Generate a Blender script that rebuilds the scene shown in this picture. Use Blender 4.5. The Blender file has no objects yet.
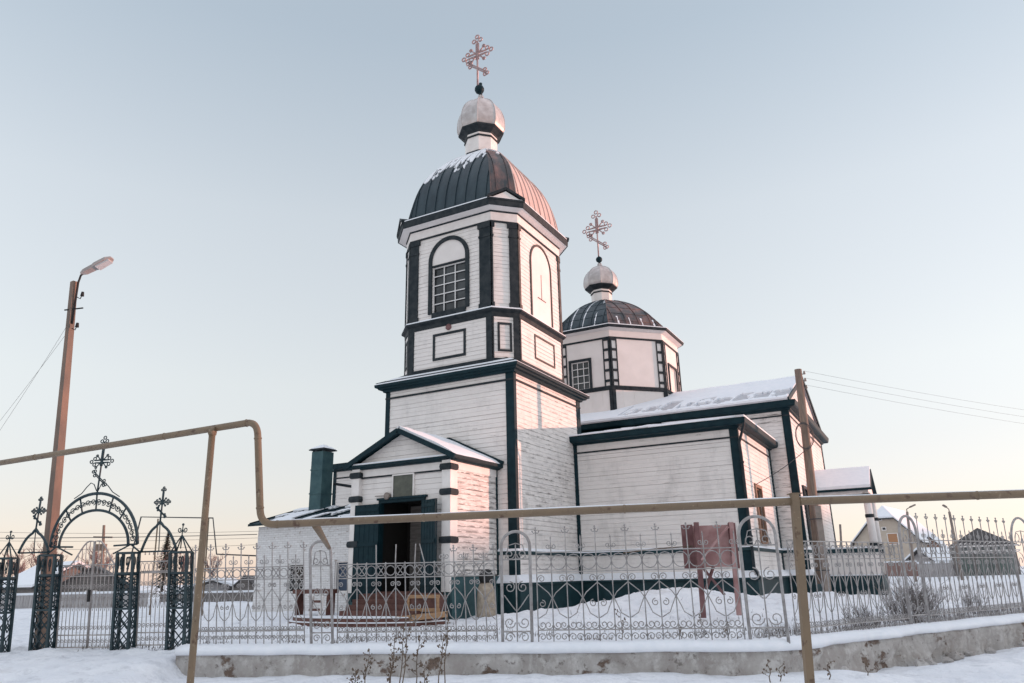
import bpy, math, random
from mathutils import Vector, noise
random.seed(7)
scene = bpy.context.scene
col = scene.collection
R = math.radians

# ------------------------------------------------------------------ camera
YAW, PIT, ROL = 0.498, 0.309, -0.022
CAM = Vector((15.752, -26.473, 1.7))
fwd = Vector((-math.sin(YAW)*math.cos(PIT), math.cos(YAW)*math.cos(PIT), math.sin(PIT)))
rt0 = Vector((math.cos(YAW), math.sin(YAW), 0))
up0 = rt0.cross(fwd)
rt = rt0*math.cos(ROL) + up0*math.sin(ROL)
up = -rt0*math.sin(ROL) + up0*math.cos(ROL)
cd = bpy.data.cameras.new('camera')
cam = bpy.data.objects.new('camera', cd); col.objects.link(cam)
cd.sensor_width = 36; cd.lens = 737.7/1024*36; cd.clip_end = 3000; cd.clip_start = .1
from mathutils import Matrix
cam.matrix_world = Matrix(((rt.x, up.x, -fwd.x, CAM.x), (rt.y, up.y, -fwd.y, CAM.y), (rt.z, up.z, -fwd.z, CAM.z), (0, 0, 0, 1)))
scene.camera = cam

# ------------------------------------------------------------------ sky, sun, exposure
SUN_EL = 3.6
sh = Vector((1, .69, 0)).normalized()
S = Vector((sh.x*math.cos(R(SUN_EL)), sh.y*math.cos(R(SUN_EL)), math.sin(R(SUN_EL))))
world = bpy.data.worlds.new('World'); scene.world = world; world.use_nodes = True
nt = world.node_tree; bg = nt.nodes['Background']
sky = nt.nodes.new('ShaderNodeTexSky'); sky.sky_type = 'NISHITA'; sky.sun_disc = False
sky.sun_elevation = R(SUN_EL); sky.sun_rotation = math.atan2(S.x, S.y)
sky.altitude = 0; sky.air_density = 1.0; sky.dust_density = 0.5; sky.ozone_density = 2.0
gm = nt.nodes.new('ShaderNodeGamma'); gm.inputs['Gamma'].default_value = .45      # thin winter haze: an even, pale sky
mx = nt.nodes.new('ShaderNodeMix'); mx.data_type = 'RGBA'; mx.blend_type = 'MULTIPLY'; mx.inputs[0].default_value = 1
mx.inputs[7].default_value = (.93, .855, .845, 1)
hs = nt.nodes.new('ShaderNodeHueSaturation'); hs.inputs['Saturation'].default_value = .7
nt.links.new(sky.outputs[0], hs.inputs['Color']); nt.links.new(hs.outputs[0], gm.inputs['Color']); nt.links.new(gm.outputs[0], mx.inputs[6])
tcw = nt.nodes.new('ShaderNodeTexCoord'); sx_ = nt.nodes.new('ShaderNodeSeparateXYZ'); nt.links.new(tcw.outputs['Generated'], sx_.inputs[0])
rw = nt.nodes.new('ShaderNodeValToRGB'); er = rw.color_ramp.elements                  # height tint: rosy band low down, bluer above; unseen zenith brightened as added fill
er.new(.5); er.new(.5); er.new(.5); er.new(.5); er.new(.5)
for e_, (p_, c_) in zip(er, ((0, (.99, .95, 1.06)), (.08, (.965, .955, .995)), (.24, (1.075, 1.085, 1.05)), (.45, (1.07, 1.11, 1.085)), (.64, (.885, .99, 1.02)), (.70, (.885, .99, 1.02)), (.88, (2.35, 2.26, 2.18)))):
    e_.position = p_; e_.color = (*c_, 1)
nt.links.new(sx_.outputs[2], rw.inputs[0])
mx2 = nt.nodes.new('ShaderNodeMix'); mx2.data_type = 'RGBA'; mx2.blend_type = 'MULTIPLY'; mx2.inputs[0].default_value = 1
nt.links.new(mx.outputs[2], mx2.inputs[6]); nt.links.new(rw.outputs[0], mx2.inputs[7])
nt.links.new(mx2.outputs[2], bg.inputs[0]); bg.inputs[1].default_value = .15
sl = bpy.data.lights.new('sun', 'SUN'); sl.energy = .78; sl.angle = R(.5); sl.color = (1, .46, .33)
so = bpy.data.objects.new('sun', sl); col.objects.link(so)
so.rotation_euler = S.to_track_quat('Z', 'Y').to_euler(); so.location = (40, 0, 40)
vs = scene.view_settings
vs.view_transform = 'Standard'; vs.look = 'None'; vs.gamma = 1; vs.exposure = 2.38
try: scene.cycles.use_denoising = True
except Exception: pass
scene.cycles.max_bounces = 6

# ------------------------------------------------------------------ helpers
FW = Vector((-math.sin(YAW), math.cos(YAW), 0)); RT = Vector((math.cos(YAW), math.sin(YAW), 0))
C0 = Vector((CAM.x, CAM.y, 0))
def W(l, d, z=0): return C0 + RT*l + FW*d + Vector((0, 0, z))
V = Vector
BASE = {}

class MB:
    def __init__(s): s.v = []; s.f = []; s.sm = []
    def add(s, vs, fs, smooth=False):
        n = len(s.v); s.v += [Vector(p) for p in vs]
        s.f += [tuple(i+n for i in f) for f in fs]; s.sm += [smooth]*len(fs)
        return s
    def hexa(s, p):   # 8 corners: bottom 4 ccw, top 4 ccw
        return s.add(p, [(3,2,1,0),(4,5,6,7),(0,1,5,4),(1,2,6,5),(2,3,7,6),(3,0,4,7)])
    def box(s, x0, x1, y0, y1, z0, z1):
        return s.hexa([(x0,y0,z0),(x1,y0,z0),(x1,y1,z0),(x0,y1,z0),(x0,y0,z1),(x1,y0,z1),(x1,y1,z1),(x0,y1,z1)])
    def beam(s, p, q, w, h, upv=(0,0,1)):
        p, q, u = V(p), V(q), V(upv); d = (q-p).normalized(); a = d.cross(u)
        if a.length < 1e-4: a = d.cross(V((1,0,0)))
        a.normalize(); b = a.cross(d).normalized()
        a *= w/2; b *= h/2
        return s.hexa([p-a-b, p+a-b, p+a+b, p-a+b, q-a-b, q+a-b, q+a+b, q-a+b])
    def tube(s, pts, r, n=6, closed=False, smooth=True):
        pts = [V(p) for p in pts]; m = len(pts)
        rs = r if isinstance(r, (list, tuple)) else [r]*m
        vs = []; prev = None
        for i, p in enumerate(pts):
            if closed: t = pts[(i+1) % m] - pts[i-1]
            else: t = pts[min(i+1, m-1)] - pts[max(i-1, 0)]
            if t.length < 1e-9: t = V((0,0,1))
            t.normalize()
            if prev is None:
                a = t.cross(V((0,0,1)))
                if a.length < .05: a = t.cross(V((1,0,0)))
            else:
                a = prev - t*prev.dot(t)
                if a.length < 1e-6: a = t.cross(V((1,0,0)))
            a.normalize(); prev = a; b = t.cross(a)
            for k in range(n):
                an = 2*math.pi*k/n
                vs.append(p + (a*math.cos(an) + b*math.sin(an))*rs[i])
        fs = []
        for i in range(m if closed else m-1):
            j = (i+1) % m
            for k in range(n):
                k2 = (k+1) % n
                fs.append((i*n+k, i*n+k2, j*n+k2, j*n+k))
        if not closed:
            fs.append(tuple(range(n-1, -1, -1))); fs.append(tuple((m-1)*n+k for k in range(n)))
        return s.add(vs, fs, smooth)
    def lathe(s, c, prof, n=16, smooth=True, ph=0.0):   # prof: (r, z)
        c = V(c); vs = []
        for r, z in prof:
            for k in range(n):
                an = 2*math.pi*k/n + ph
                vs.append(c + V((r*math.cos(an), r*math.sin(an), z)))
        fs = []
        for i in range(len(prof)-1):
            for k in range(n):
                k2 = (k+1) % n
                fs.append((i*n+k, i*n+k2, (i+1)*n+k2, (i+1)*n+k))
        fs.append(tuple(range(n-1, -1, -1))); fs.append(tuple((len(prof)-1)*n+k for k in range(n)))
        return s.add(vs, fs, smooth)
    def prism(s, poly, off):   # planar 3-d polygon extruded by off
        n = len(poly); off = V(off); a = [V(p) for p in poly]
        return s.add(a + [p+off for p in a], [tuple(range(n-1,-1,-1)), tuple(range(n, 2*n))] + [(i, (i+1) % n, n+(i+1) % n, n+i) for i in range(n)])
    def ring(s, poly, prof, closed_prof=True):   # poly ccw list of (x,y); prof list of (offset, z)
        n = len(poly); L = []
        for e, z in prof: L.append([V((x, y, z)) for x, y in offset(poly, e)])
        vs = [p for l in L for p in l]; fs = []; m = len(prof)
        for i in range(m if closed_prof else m-1):
            j = (i+1) % m
            for k in range(n):
                k2 = (k+1) % n
                fs.append((i*n+k, i*n+k2, j*n+k2, j*n+k))
        return s.add(vs, fs)
    def sphere(s, c, r, n=12): 
        m = n//2
        return s.lathe(c, [(max(r*math.sin(math.pi*i/m), 1e-3), -r*math.cos(math.pi*i/m)) for i in range(m+1)], n)
    def build(s, name, mat, parent=None, base=None):
        me = bpy.data.meshes.new(name)
        if parent is not None: b = BASE[parent.name]
        elif base is not None: b = V(base)
        else: b = V((0,0,0))
        me.from_pydata([tuple(p-b) for p in s.v], [], s.f)
        me.polygons.foreach_set('use_smooth', s.sm)
        me.materials.append(mat); me.update()
        o = bpy.data.objects.new(name, me); col.objects.link(o)
        if parent is not None: o.parent = parent
        else: o.location = b
        BASE[o.name] = b
        return o

def offset(poly, e):
    n = len(poly); out = []
    for i in range(n):
        p0, p1, p2 = V(poly[i-1]), V(poly[i]), V(poly[(i+1) % n])
        d1 = (p1-p0).normalized(); d2 = (p2-p1).normalized()
        n1 = V((d1.y, -d1.x)); n2 = V((d2.y, -d2.x))
        k = e/(1+n1.dot(n2))
        q = p1 + (n1+n2)*k
        out.append((q.x, q.y))
    return out

class Face:
    """a vertical wall plane from p0 to p1, outward normal to the right; s runs from the middle"""
    def __init__(s, p0, p1):
        a, b = V((p0[0], p0[1], 0)), V((p1[0], p1[1], 0))
        s.m = (a+b)/2; s.d = (b-a).normalized(); s.h = (b-a).length/2; s.n = V((s.d.y, -s.d.x, 0))
    def P(s, u, z, o=0.0): return s.m + s.d*u + s.n*o + V((0, 0, z))
    def box(s, mb, u0, u1, z0, z1, o0, o1):
        P = s.P
        return mb.hexa([P(u0,z0,o1), P(u1,z0,o1), P(u1,z0,o0), P(u0,z0,o0), P(u0,z1,o1), P(u1,z1,o1), P(u1,z1,o0), P(u0,z1,o0)])
    def frame(s, mb, u0, u1, z0, z1, w, o0, o1):
        s.box(mb, u0, u0+w, z0, z1, o0, o1); s.box(mb, u1-w, u1, z0, z1, o0, o1)
        s.box(mb, u0+w, u1-w, z0, z0+w, o0, o1); s.box(mb, u0+w, u1-w, z1-w, z1, o0, o1)

def siding(mb, F, z0, z1, u0=None, u1=None, holes=(), clip=None, bh=.175, rng=random.Random(3)):
    """lapped boards: each board is a tilted face with a lip and a narrow gap below it"""
    if u0 is None: u0 = -F.h
    if u1 is None: u1 = F.h
    k0 = math.floor(z0/bh); z = k0*bh
    while z < z1 - 1e-4:
        a, b = max(z, z0), min(z+bh, z1)
        if b-a > .01:
            gap = rng.choice((.002, .004, .006, .009, .014)) if a == z else 0
            lip = .021 + rng.uniform(-.004, .005); top = .010
            lo, hi = u0, u1; tl = tr_ = 0
            if clip:
                lo, hi = clip(a); l2, h2 = clip(b); tl, tr_ = l2-lo, h2-hi
            spans = [(lo, hi)]
            for (h0, h1, hz0, hz1) in holes:
                if b > hz0+.02 and a < hz1-.02:
                    ns = []
                    for p, q in spans:
                        if h1 <= p or h0 >= q: ns.append((p, q)); continue
                        if h0 > p: ns.append((p, h0))
                        if h1 < q: ns.append((h1, q))
                    spans = ns
            for p, q in spans:
                if q-p < .01: continue
                # split the run into planks
                cuts = [p]; x = p + rng.uniform(1.5, 4)
                while x < q-.6: cuts.append(x); x += rng.uniform(2.5, 4.5)
                cuts.append(q)
                for i in range(len(cuts)-1):
                    e = .004 if i else 0
                    c0, c1 = cuts[i]+e, cuts[i+1]
                    w = rng.uniform(-.003, .003)
                    P = F.P
                    c2 = c0+tl if i == 0 else c0; c3 = c1+tr_ if i == len(cuts)-2 else c1
                    if c3 < c2: c2 = c3 = (c2+c3)/2
                    mb.add([P(c0,a,-.03),P(c1,a,-.03),P(c0,a+gap,-.03),P(c1,a+gap,-.03),P(c0,a+gap,lip),P(c1,a+gap,lip+w),P(c2,b,top),P(c3,b,top+w*.5),P(c2,b,-.03),P(c3,b,-.03)],
                           [(0,1,3,2),(2,3,5,4),(4,5,7,6),(6,7,9,8),(0,2,4,6,8),(1,9,7,5,3)])
        z += bh

def tag(o, label=None, cat=None, group=None, kind=None):
    if label: o['label'] = label
    if cat: o['category'] = cat
    if group: o['group'] = group
    if kind: o['kind'] = kind
    return o
def thing(name, loc, label, cat, group=None):
    o = bpy.data.objects.new(name, None); col.objects.link(o)
    o.location = loc; o.empty_display_size = .3; BASE[o.name] = V(loc)
    return tag(o, label, cat, group)
def arc(c, r, a0, a1, n): return [(c[0]+r*math.cos(R(a0+(a1-a0)*i/n)), c[1]+r*math.sin(R(a0+(a1-a0)*i/n))) for i in range(n+1)]
def spiral(c, r0, r1, a0, turns, n=14):
    return [(c[0]+(r0+(r1-r0)*i/n)*math.cos(R(a0)+turns*2*math.pi*i/n), c[1]+(r0+(r1-r0)*i/n)*math.sin(R(a0)+turns*2*math.pi*i/n)) for i in range(n+1)]

# ------------------------------------------------------------------ materials
def newmat(name):
    m = bpy.data.materials.new(name); m.use_nodes = True
    n = m.node_tree; p = n.nodes['Principled BSDF']
    return m, n, p
def N(n, t, **k):
    x = n.nodes.new(t)
    for a, b in k.items(): setattr(x, a, b)
    return x
def objpos(n, scale):
    tc = N(n, 'ShaderNodeNewGeometry'); mp = N(n, 'ShaderNodeMapping'); mp.inputs['Scale'].default_value = scale
    n.links.new(tc.outputs['Position'], mp.inputs[0]); return mp
def noisetex(n, scale, sc=1, detail=4, rough=.55):
    mp = objpos(n, scale); t = N(n, 'ShaderNodeTexNoise'); t.inputs['Scale'].default_value = sc
    t.inputs['Detail'].default_value = detail; t.inputs['Roughness'].default_value = rough
    n.links.new(mp.outputs[0], t.inputs['Vector']); return t.outputs['Fac']
def ramp(n, src, stops):
    r = N(n, 'ShaderNodeValToRGB'); e = r.color_ramp.elements
    while len(e) < len(stops): e.new(.5)
    for i, (p, c) in enumerate(stops):
        e[i].position = p; e[i].color = c if len(c) == 4 else (*c, 1)
    n.links.new(src, r.inputs[0]); return r.outputs[0]
def mixc(n, fac, a, b):
    m = N(n, 'ShaderNodeMix', data_type='RGBA')
    for i, x in ((0, fac), (6, a), (7, b)):
        if isinstance(x, (tuple, float, int)): m.inputs[i].default_value = x if not isinstance(x, tuple) else ((*x, 1) if len(x) == 3 else x)
        else: n.links.new(x, m.inputs[i])
    return m.outputs[2]
def mul(n, a, b):
    m = N(n, 'ShaderNodeMath', operation='MULTIPLY')
    for i, x in enumerate((a, b)):
        if isinstance(x, (int, float)): m.inputs[i].default_value = x
        else: n.links.new(x, m.inputs[i])
    return m.outputs[0]
def bump(n, p, h, st=.3, dist=.02):
    b = N(n, 'ShaderNodeBump'); b.inputs['Strength'].default_value = st; b.inputs['Distance'].default_value = dist
    n.links.new(h, b.inputs['Height']); n.links.new(b.outputs[0], p.inputs['Normal'])
def plain(name, c, rough=.6, c2=None, sc=3., amt=(.35, .65), metal=0, bst=0, stretch=(1,1,1), spec=None):
    m, n, p = newmat(name)
    p.inputs['Roughness'].default_value = rough; p.inputs['Metallic'].default_value = metal
    if spec is not None: p.inputs['Specular IOR Level'].default_value = spec
    if c2:
        f = noisetex(n, stretch, sc)
        k = ramp(n, f, [(amt[0], (0,0,0)), (amt[1], (1,1,1))])
        n.links.new(mixc(n, k, c, c2), p.inputs['Base Color'])
        if bst: bump(n, p, f, bst)
    else: p.inputs['Base Color'].default_value = (*c, 1)
    return m
def siding_mat(name, base, peel, lo, hi, zlo=.12, bh=.175):
    """white paint on boards, chipped along the grain down to grey wood"""
    m, n, p = newmat(name)
    p.inputs['Roughness'].default_value = .62; p.inputs['Specular IOR Level'].default_value = .25
    chips = noisetex(n, (1.6, 1.6, 11), 1.3, 6, .68)
    zone = noisetex(n, (.35, .35, .5), 1, 3, .5)
    k = mul(n, ramp(n, chips, [(lo, (0,0,0)), (hi, (1,1,1))]), ramp(n, zone, [(.42, (zlo,)*3), (.62, (1,1,1))]))
    # the chipped paint gathers at the lower edge of each board
    pos = N(n, 'ShaderNodeNewGeometry'); sp = N(n, 'ShaderNodeSeparateXYZ'); n.links.new(pos.outputs['Position'], sp.inputs[0])
    md = N(n, 'ShaderNodeMath', operation='FRACT'); n.links.new(mul(n, sp.outputs[2], 1/bh), md.inputs[0])
    edge = ramp(n, md.outputs[0], [(0, (1,1,1)), (.16, (.9,.9,.9)), (.45, (.35,.35,.35)), (1, (.25,.25,.25))])
    k = mul(n, k, edge)
    tone = noisetex(n, (.7, .7, 3.2), 1.5, 5, .6)
    c = mixc(n, ramp(n, tone, [(.3, (0,0,0)), (.7, (1,1,1))]), base, tuple(x*.91 for x in base))
    grime = noisetex(n, (1.3, 1.3, .8), .9, 6, .7); streak = noisetex(n, (5, 5, .35), 1.2, 4, .6)
    c = mixc(n, mul(n, ramp(n, grime, [(.50, (0,0,0)), (.72, (.8,.8,.8))]), ramp(n, streak, [(.35, (.35,.35,.35)), (.65, (1,1,1))])), c, tuple(x*.62 for x in base))
    c = mixc(n, k, c, peel)
    n.links.new(c, p.inputs['Base Color'])
    bump(n, p, chips, .15, .01)
    return m
def gasmat():
    m, n, p = newmat('ochre_pipe_paint')
    a = noisetex(n, (1, 1, 1), 9, 6, .65); b = noisetex(n, (1, 1, 1), 3.2, 5, .6); c = noisetex(n, (1, 1, 1), 26, 4, .6)
    x = mixc(n, ramp(n, b, [(.3, (0,0,0)), (.7, (1,1,1))]), (.22, .155, .096), (.17, .122, .08))
    x = mixc(n, ramp(n, a, [(.58, (0,0,0)), (.66, (1,1,1))]), x, (.10, .055, .035))
    x = mixc(n, ramp(n, c, [(.62, (0,0,0)), (.70, (.7,.7,.7))]), x, (.34, .27, .19))
    n.links.new(x, p.inputs['Base Color']); p.inputs['Roughness'].default_value = .6; bump(n, p, a, .4, .01); return m
M = {}
M['white'] = siding_mat('white_boards', (.84, .795, .765), (.20, .175, .155), .60, .70)
M['white_cracked'] = siding_mat('cracked_white_boards', (.84, .795, .765), (.085, .075, .068), .45, .54, .75, .175)
M['white_worn'] = siding_mat('worn_white_boards', (.84, .795, .765), (.13, .115, .105), .50, .60, .3)
M['trimwhite'] = plain('white_trim', (.83, .79, .765), .55, (.74, .70, .675), 2.5)
M['panel'] = plain('white_panel', (.82, .77, .745), .6, (.75, .705, .68), 1.2)
M['teal'] = plain('teal_trim', (.004, .020, .028), .55, (.008, .03, .039), 4, spec=.16)
M['tealbase'] = plain('teal_base', (.028, .075, .088), .55, (.05, .11, .12), 3, spec=.3)
M['tealdark'] = plain('dark_teal_base', (.006, .03, .038), .55, (.014, .045, .054), 3, spec=.3)
M['char'] = plain('charcoal_trim', (.016, .024, .030), .6, (.038, .046, .051), 4, spec=.16)
M['snow'] = plain('snow', (.86, .88, .92), .7, (.80, .83, .88), 5, bst=.35)
M['lightened'] = plain('sunlit_trim', (.075, .064, .06), .65, (.13, .11, .10), 4, spec=.2)  # lit copy of the charcoal trim: south-side sunlight put into the colour
M['glass'] = plain('dark_glass', (.012, .014, .016), .12, (.05, .055, .06), 1.3)
M['bars'] = plain('white_bars', (.75, .74, .73), .5)
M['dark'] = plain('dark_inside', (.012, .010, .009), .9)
M['red'] = plain('red_brown_paint', (.075, .026, .02), .65, (.13, .055, .042), 5)
M['board'] = plain('faded_red_board', (.30, .155, .15), .75, (.46, .29, .28), 2.2)
M['boarddark'] = plain('dark_red_board', (.12, .05, .052), .75, (.20, .10, .10), 3)
M['plank'] = plain('yellow_plank', (.42, .25, .13), .6, (.30, .17, .09), 6, stretch=(1, 1, 6))
M['gas'] = gasmat()
M['fence'] = plain('grey_fence_paint', (.40, .385, .38), .5, (.26, .24, .235), 9)
M['gate'] = plain('dark_gate_paint', (.008, .026, .036), .45, (.018, .045, .055), 5)
M['gatewhite'] = plain('white_gate_paint', (.42, .39, .375), .5, (.28, .25, .24), 7)
M['silver'] = plain('frosted_tin', (.42, .38, .37), .45, (.58, .55, .54), 3, metal=.35)
M['cross'] = plain('cross_metal', (.34, .22, .215), .4, (.46, .33, .32), 5, metal=.4)
M['wood'] = plain('grey_wood_pole', (.24, .175, .135), .8, (.15, .11, .09), 3, stretch=(6, 6, .6), bst=.4)
M['conc'] = plain('pole_concrete', (.30, .25, .22), .8, (.22, .185, .165), 4, bst=.2)
M['lampmetal'] = plain('lamp_metal', (.38, .33, .31), .5, (.30, .26, .25), 3)
M['wire'] = plain('wire', (.06, .06, .063), .6)
M['brickwhite'] = None
M['burlap'] = plain('beige_cloth', (.44, .37, .295), .9, (.30, .25, .20), 9, bst=.6)
M['black'] = plain('black', (.01, .01, .011), .7)
M['stalk'] = plain('dry_stalk', (.10, .07, .05), .9, (.17, .125, .09), 8)
M['twig'] = plain('grey_twig', (.11, .093, .088), .9, (.20, .18, .17), 5)
M['bark'] = plain('bark', (.11, .085, .075), .9, (.17, .13, .12), 6)
M['redtwig'] = plain('reddish_twigs', (.26, .165, .15), .9)
M['needle'] = plain('needles', (.035, .05, .035), .8, (.075, .06, .045), 2)
M['beige'] = plain('beige_brick', (.50, .42, .345), .85, (.56, .48, .40), 1.5)
M['logs'] = plain('log_wall', (.15, .135, .125), .85, (.23, .21, .20), 2, stretch=(1, 1, 8))
M['greyfence'] = plain('grey_planks', (.46, .44, .44), .85, (.34, .32, .32), 2, stretch=(6, 6, .4))
M['redfence'] = plain('dull_red_planks', (.28, .17, .15), .85, (.36, .25, .22), 2, stretch=(6, 6, .4))
M['slate'] = plain('dark_roof', (.05, .045, .045), .8, (.09, .085, .085), 2)
def domemat():
    m, n, p = newmat('dome_paint'); return m
def sheet(name, c, c2, rust, lo, hi, rough):
    m, n, p = newmat(name)
    a = noisetex(n, (1.2, 1.2, .5), 1.6, 5, .6); b = noisetex(n, (2, 2, .8), .9, 6, .65)
    x = mixc(n, ramp(n, a, [(.35, (0,0,0)), (.65, (1,1,1))]), c, c2)
    x = mixc(n, ramp(n, b, [(lo, (0,0,0)), (hi, (1,1,1))]), x, rust)
    n.links.new(x, p.inputs['Base Color']); p.inputs['Roughness'].default_value = rough
    p.inputs['Specular IOR Level'].default_value = .4
    bump(n, p, a, .12, .03); return m
M['dome_teal'] = sheet('dome_teal_sheet', (.014, .030, .042), (.032, .056, .070), (.05, .05, .055), .66, .9, .5)
M['dome_mix'] = sheet('dome_half_rusted_sheet', (.04, .048, .055), (.075, .067, .07), (.19, .11, .10), .44, .62, .5)
M['dome_rust'] = sheet('dome_rusted_sheet', (.50, .36, .325), (.58, .43, .39), (.62, .50, .46), .4, .7, .55)
def brickwhite():
    m, n, p = newmat('whitewashed_brick')
    tc = N(n, 'ShaderNodeNewGeometry'); sp = N(n, 'ShaderNodeSeparateXYZ'); n.links.new(tc.outputs['Position'], sp.inputs[0])
    ad = N(n, 'ShaderNodeMath', operation='ADD'); n.links.new(sp.outputs[0], ad.inputs[0]); n.links.new(sp.outputs[1], ad.inputs[1])
    cb = N(n, 'ShaderNodeCombineXYZ'); n.links.new(ad.outputs[0], cb.inputs[0]); n.links.new(sp.outputs[2], cb.inputs[1])
    br = N(n, 'ShaderNodeTexBrick'); n.links.new(cb.outputs[0], br.inputs['Vector'])
    br.inputs['Scale'].default_value = 1; br.inputs['Brick Width'].default_value = .26; br.inputs['Row Height'].default_value = .085
    br.inputs['Mortar Size'].default_value = .008; br.inputs['Color1'].default_value = (.78,.77,.77,1); br.inputs['Color2'].default_value = (.68,.665,.66,1); br.inputs['Mortar'].default_value = (.56,.54,.535,1)
    ch = noisetex(n, (3, 3, 7), 1.6, 5, .65)
    c = mixc(n, ramp(n, ch, [(.60, (0,0,0)), (.70, (1,1,1))]), br.outputs['Color'], (.33, .26, .23))
    n.links.new(c, p.inputs['Base Color']); p.inputs['Roughness'].default_value = .8
    bump(n, p, br.outputs['Color'], .5, .02); return m
M['brickwhite'] = brickwhite()
def wallmat():
    m, n, p = newmat('old_plaster')
    a = noisetex(n, (1, 1, 1), 1.7, 8, .68); b = noisetex(n, (1, 1, 1.3), 1.1, 7, .62); c = noisetex(n, (1.2, 1.2, 1), 2.4, 8, .75); d = noisetex(n, (1, 1, .35), 5, 4, .6)
    x = mixc(n, ramp(n, a, [(.36, (0,0,0)), (.62, (1,1,1))]), (.46, .435, .415), (.33, .30, .28))
    x = mixc(n, ramp(n, c, [(.48, (0,0,0)), (.60, (1,1,1))]), x, (.54, .52, .50))
    x = mixc(n, ramp(n, d, [(.55, (0,0,0)), (.75, (.5,.5,.5))]), x, (.25, .225, .21))
    e = noisetex(n, (1, 1, 1), 7, 6, .7)
    x = mixc(n, ramp(n, e, [(.58, (0,0,0)), (.66, (.8,.8,.8))]), x, (.16, .14, .125))
    x = mixc(n, ramp(n, b, [(.575, (0,0,0)), (.61, (1,1,1))]), x, (.19, .135, .105))
    x = mixc(n, ramp(n, b, [(.66, (0,0,0)), (.68, (1,1,1))]), x, (.055, .045, .04))
    n.links.new(x, p.inputs['Base Color']); p.inputs['Roughness'].default_value = .9
    hb = N(n, 'ShaderNodeMath', operation='SUBTRACT'); n.links.new(a, hb.inputs[0]); n.links.new(ramp(n, b, [(.58, (0,0,0)), (.66, (1,1,1))]), hb.inputs[1])
    bump(n, p, hb.outputs[0], .8, .06); return m
M['plaster'] = wallmat()
def groundmat():
    m, n, p = newmat('snow_ground')
    a = noisetex(n, (1, 1, 1), 1.1, 8, .6); b = noisetex(n, (1, 1, 1), 5, 5, .6); g = noisetex(n, (1, 1, 1), .33, 6, .7)
    x = mixc(n, ramp(n, a, [(.3, (0,0,0)), (.7, (1,1,1))]), (.87, .885, .915), (.74, .765, .815))
    x = mixc(n, ramp(n, g, [(.60, (0,0,0)), (.72, (.5,.5,.5))]), x, (.42, .38, .35))
    f = noisetex(n, (1, 1, 1.5), 2.7, 7, .68)
    x = mixc(n, ramp(n, f, [(.52, (0,0,0)), (.66, (.75,.75,.75))]), x, (.60, .62, .66))
    n.links.new(x, p.inputs['Base Color']); p.inputs['Roughness'].default_value = .75
    ad = N(n, 'ShaderNodeMath', operation='ADD'); n.links.new(a, ad.inputs[0]); n.links.new(mul(n, b, .35), ad.inputs[1])
    bump(n, p, ad.outputs[0], 1.0, .16); return m
M['ground'] = groundmat()

# ------------------------------------------------------------------ ground
FA, FD1 = (-7.06, 17.05), (.9887, -.1523)         # the fence line: start, direction (right, forward)
FB, FD2 = (4.9, 15.3), (.8121, .5835)
def fence_sd(l, d):
    """distance inside (+) or outside (-) of the fence line"""
    a = -(l-FA[0])*FD1[1] + (d-FA[1])*FD1[0]
    b = -(l-FB[0])*FD2[1] + (d-FB[1])*FD2[0]
    return max(a, b) if False else min(a, b) if l > 4.9 else a
def sstep(x, a, b):
    t = min(1, max(0, (x-a)/(b-a))); return t*t*(3-2*t)
def bumpg(l, d, cl, cd_, rl, rd, h):
    return h*math.exp(-(((l-cl)/rl)**2 + ((d-cd_)/rd)**2))
def gz(l, d):
    s = fence_sd(l, d)
    nz = noise.noise((l*.5, d*.5, .3))*.07 + noise.noise((l*1.6, d*1.6, 5))*.035 + (noise.noise((l*3.7, d*3.7, 8))*.025 - .05*max(0, noise.noise((l*2.3, d*2.3, 21))-.32) if d < 40 and abs(l) < 30 else 0)
    far = sstep(math.hypot(l, d), 30, 60)
    inside = .36 + (.75 if l > 0 else .45)*far + nz
    inside += bumpg(l, d, 5.3, 25.2, 2.5, 1.5, .85) + bumpg(l, d, 2.2, 24.6, 2.6, 1.6, .30) + bumpg(l, d, 9.2, 25.6, 2.0, 2., .38)
    if d < 40: inside += .07*noise.noise((l*1.1, d*1.1, 31)) + .10*abs(noise.noise((l*2.4, d*2.4, 41))) + .05*noise.noise((l*5, d*5, 51))
    inside += bumpg(l, d, -8.6, 27.3, 3.0, 2.2, .42) + bumpg(l, d, 12, 27.5, 3., 4, .42) + bumpg(l, d, -.6, 24, 1.3, 1.5, .12)
    out = -.13 - .22*sstep(l, 4, 8.5) + nz*1.2 + bumpg(l, d, 10.2, 16.6, 1.6, .9, .20) + bumpg(l, d, 13.2, 19.2, 1.4, 1., .16) + bumpg(l, d, 6.6, 15.0, 1.2, .6, .12)
    gate = sstep(-l, 6.9, 7.5)
    ramp_ = .24 - .38*sstep(-s, .2, 4.0) + nz
    o2 = out*(1-gate) + ramp_*gate
    i2 = inside*(1-gate) + (.28 + (inside-.36))*gate
    t = sstep(s, -.12, .12)
    return o2*(1-t) + i2*t
_rf = random.Random(77); STEPS = []
def _walk(p, q, wob):
    n = int(math.hypot(q[0]-p[0], q[1]-p[1])/.33)
    for i in range(n):
        t = i/n; a = math.atan2(q[1]-p[1], q[0]-p[0]); sd = .13*(1 if i % 2 else -1)
        STEPS.append((p[0]+(q[0]-p[0])*t-math.sin(a)*sd+_rf.uniform(-wob, wob), p[1]+(q[1]-p[1])*t+math.cos(a)*sd+_rf.uniform(-wob, wob), a+_rf.uniform(-.3, .3)))
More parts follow.
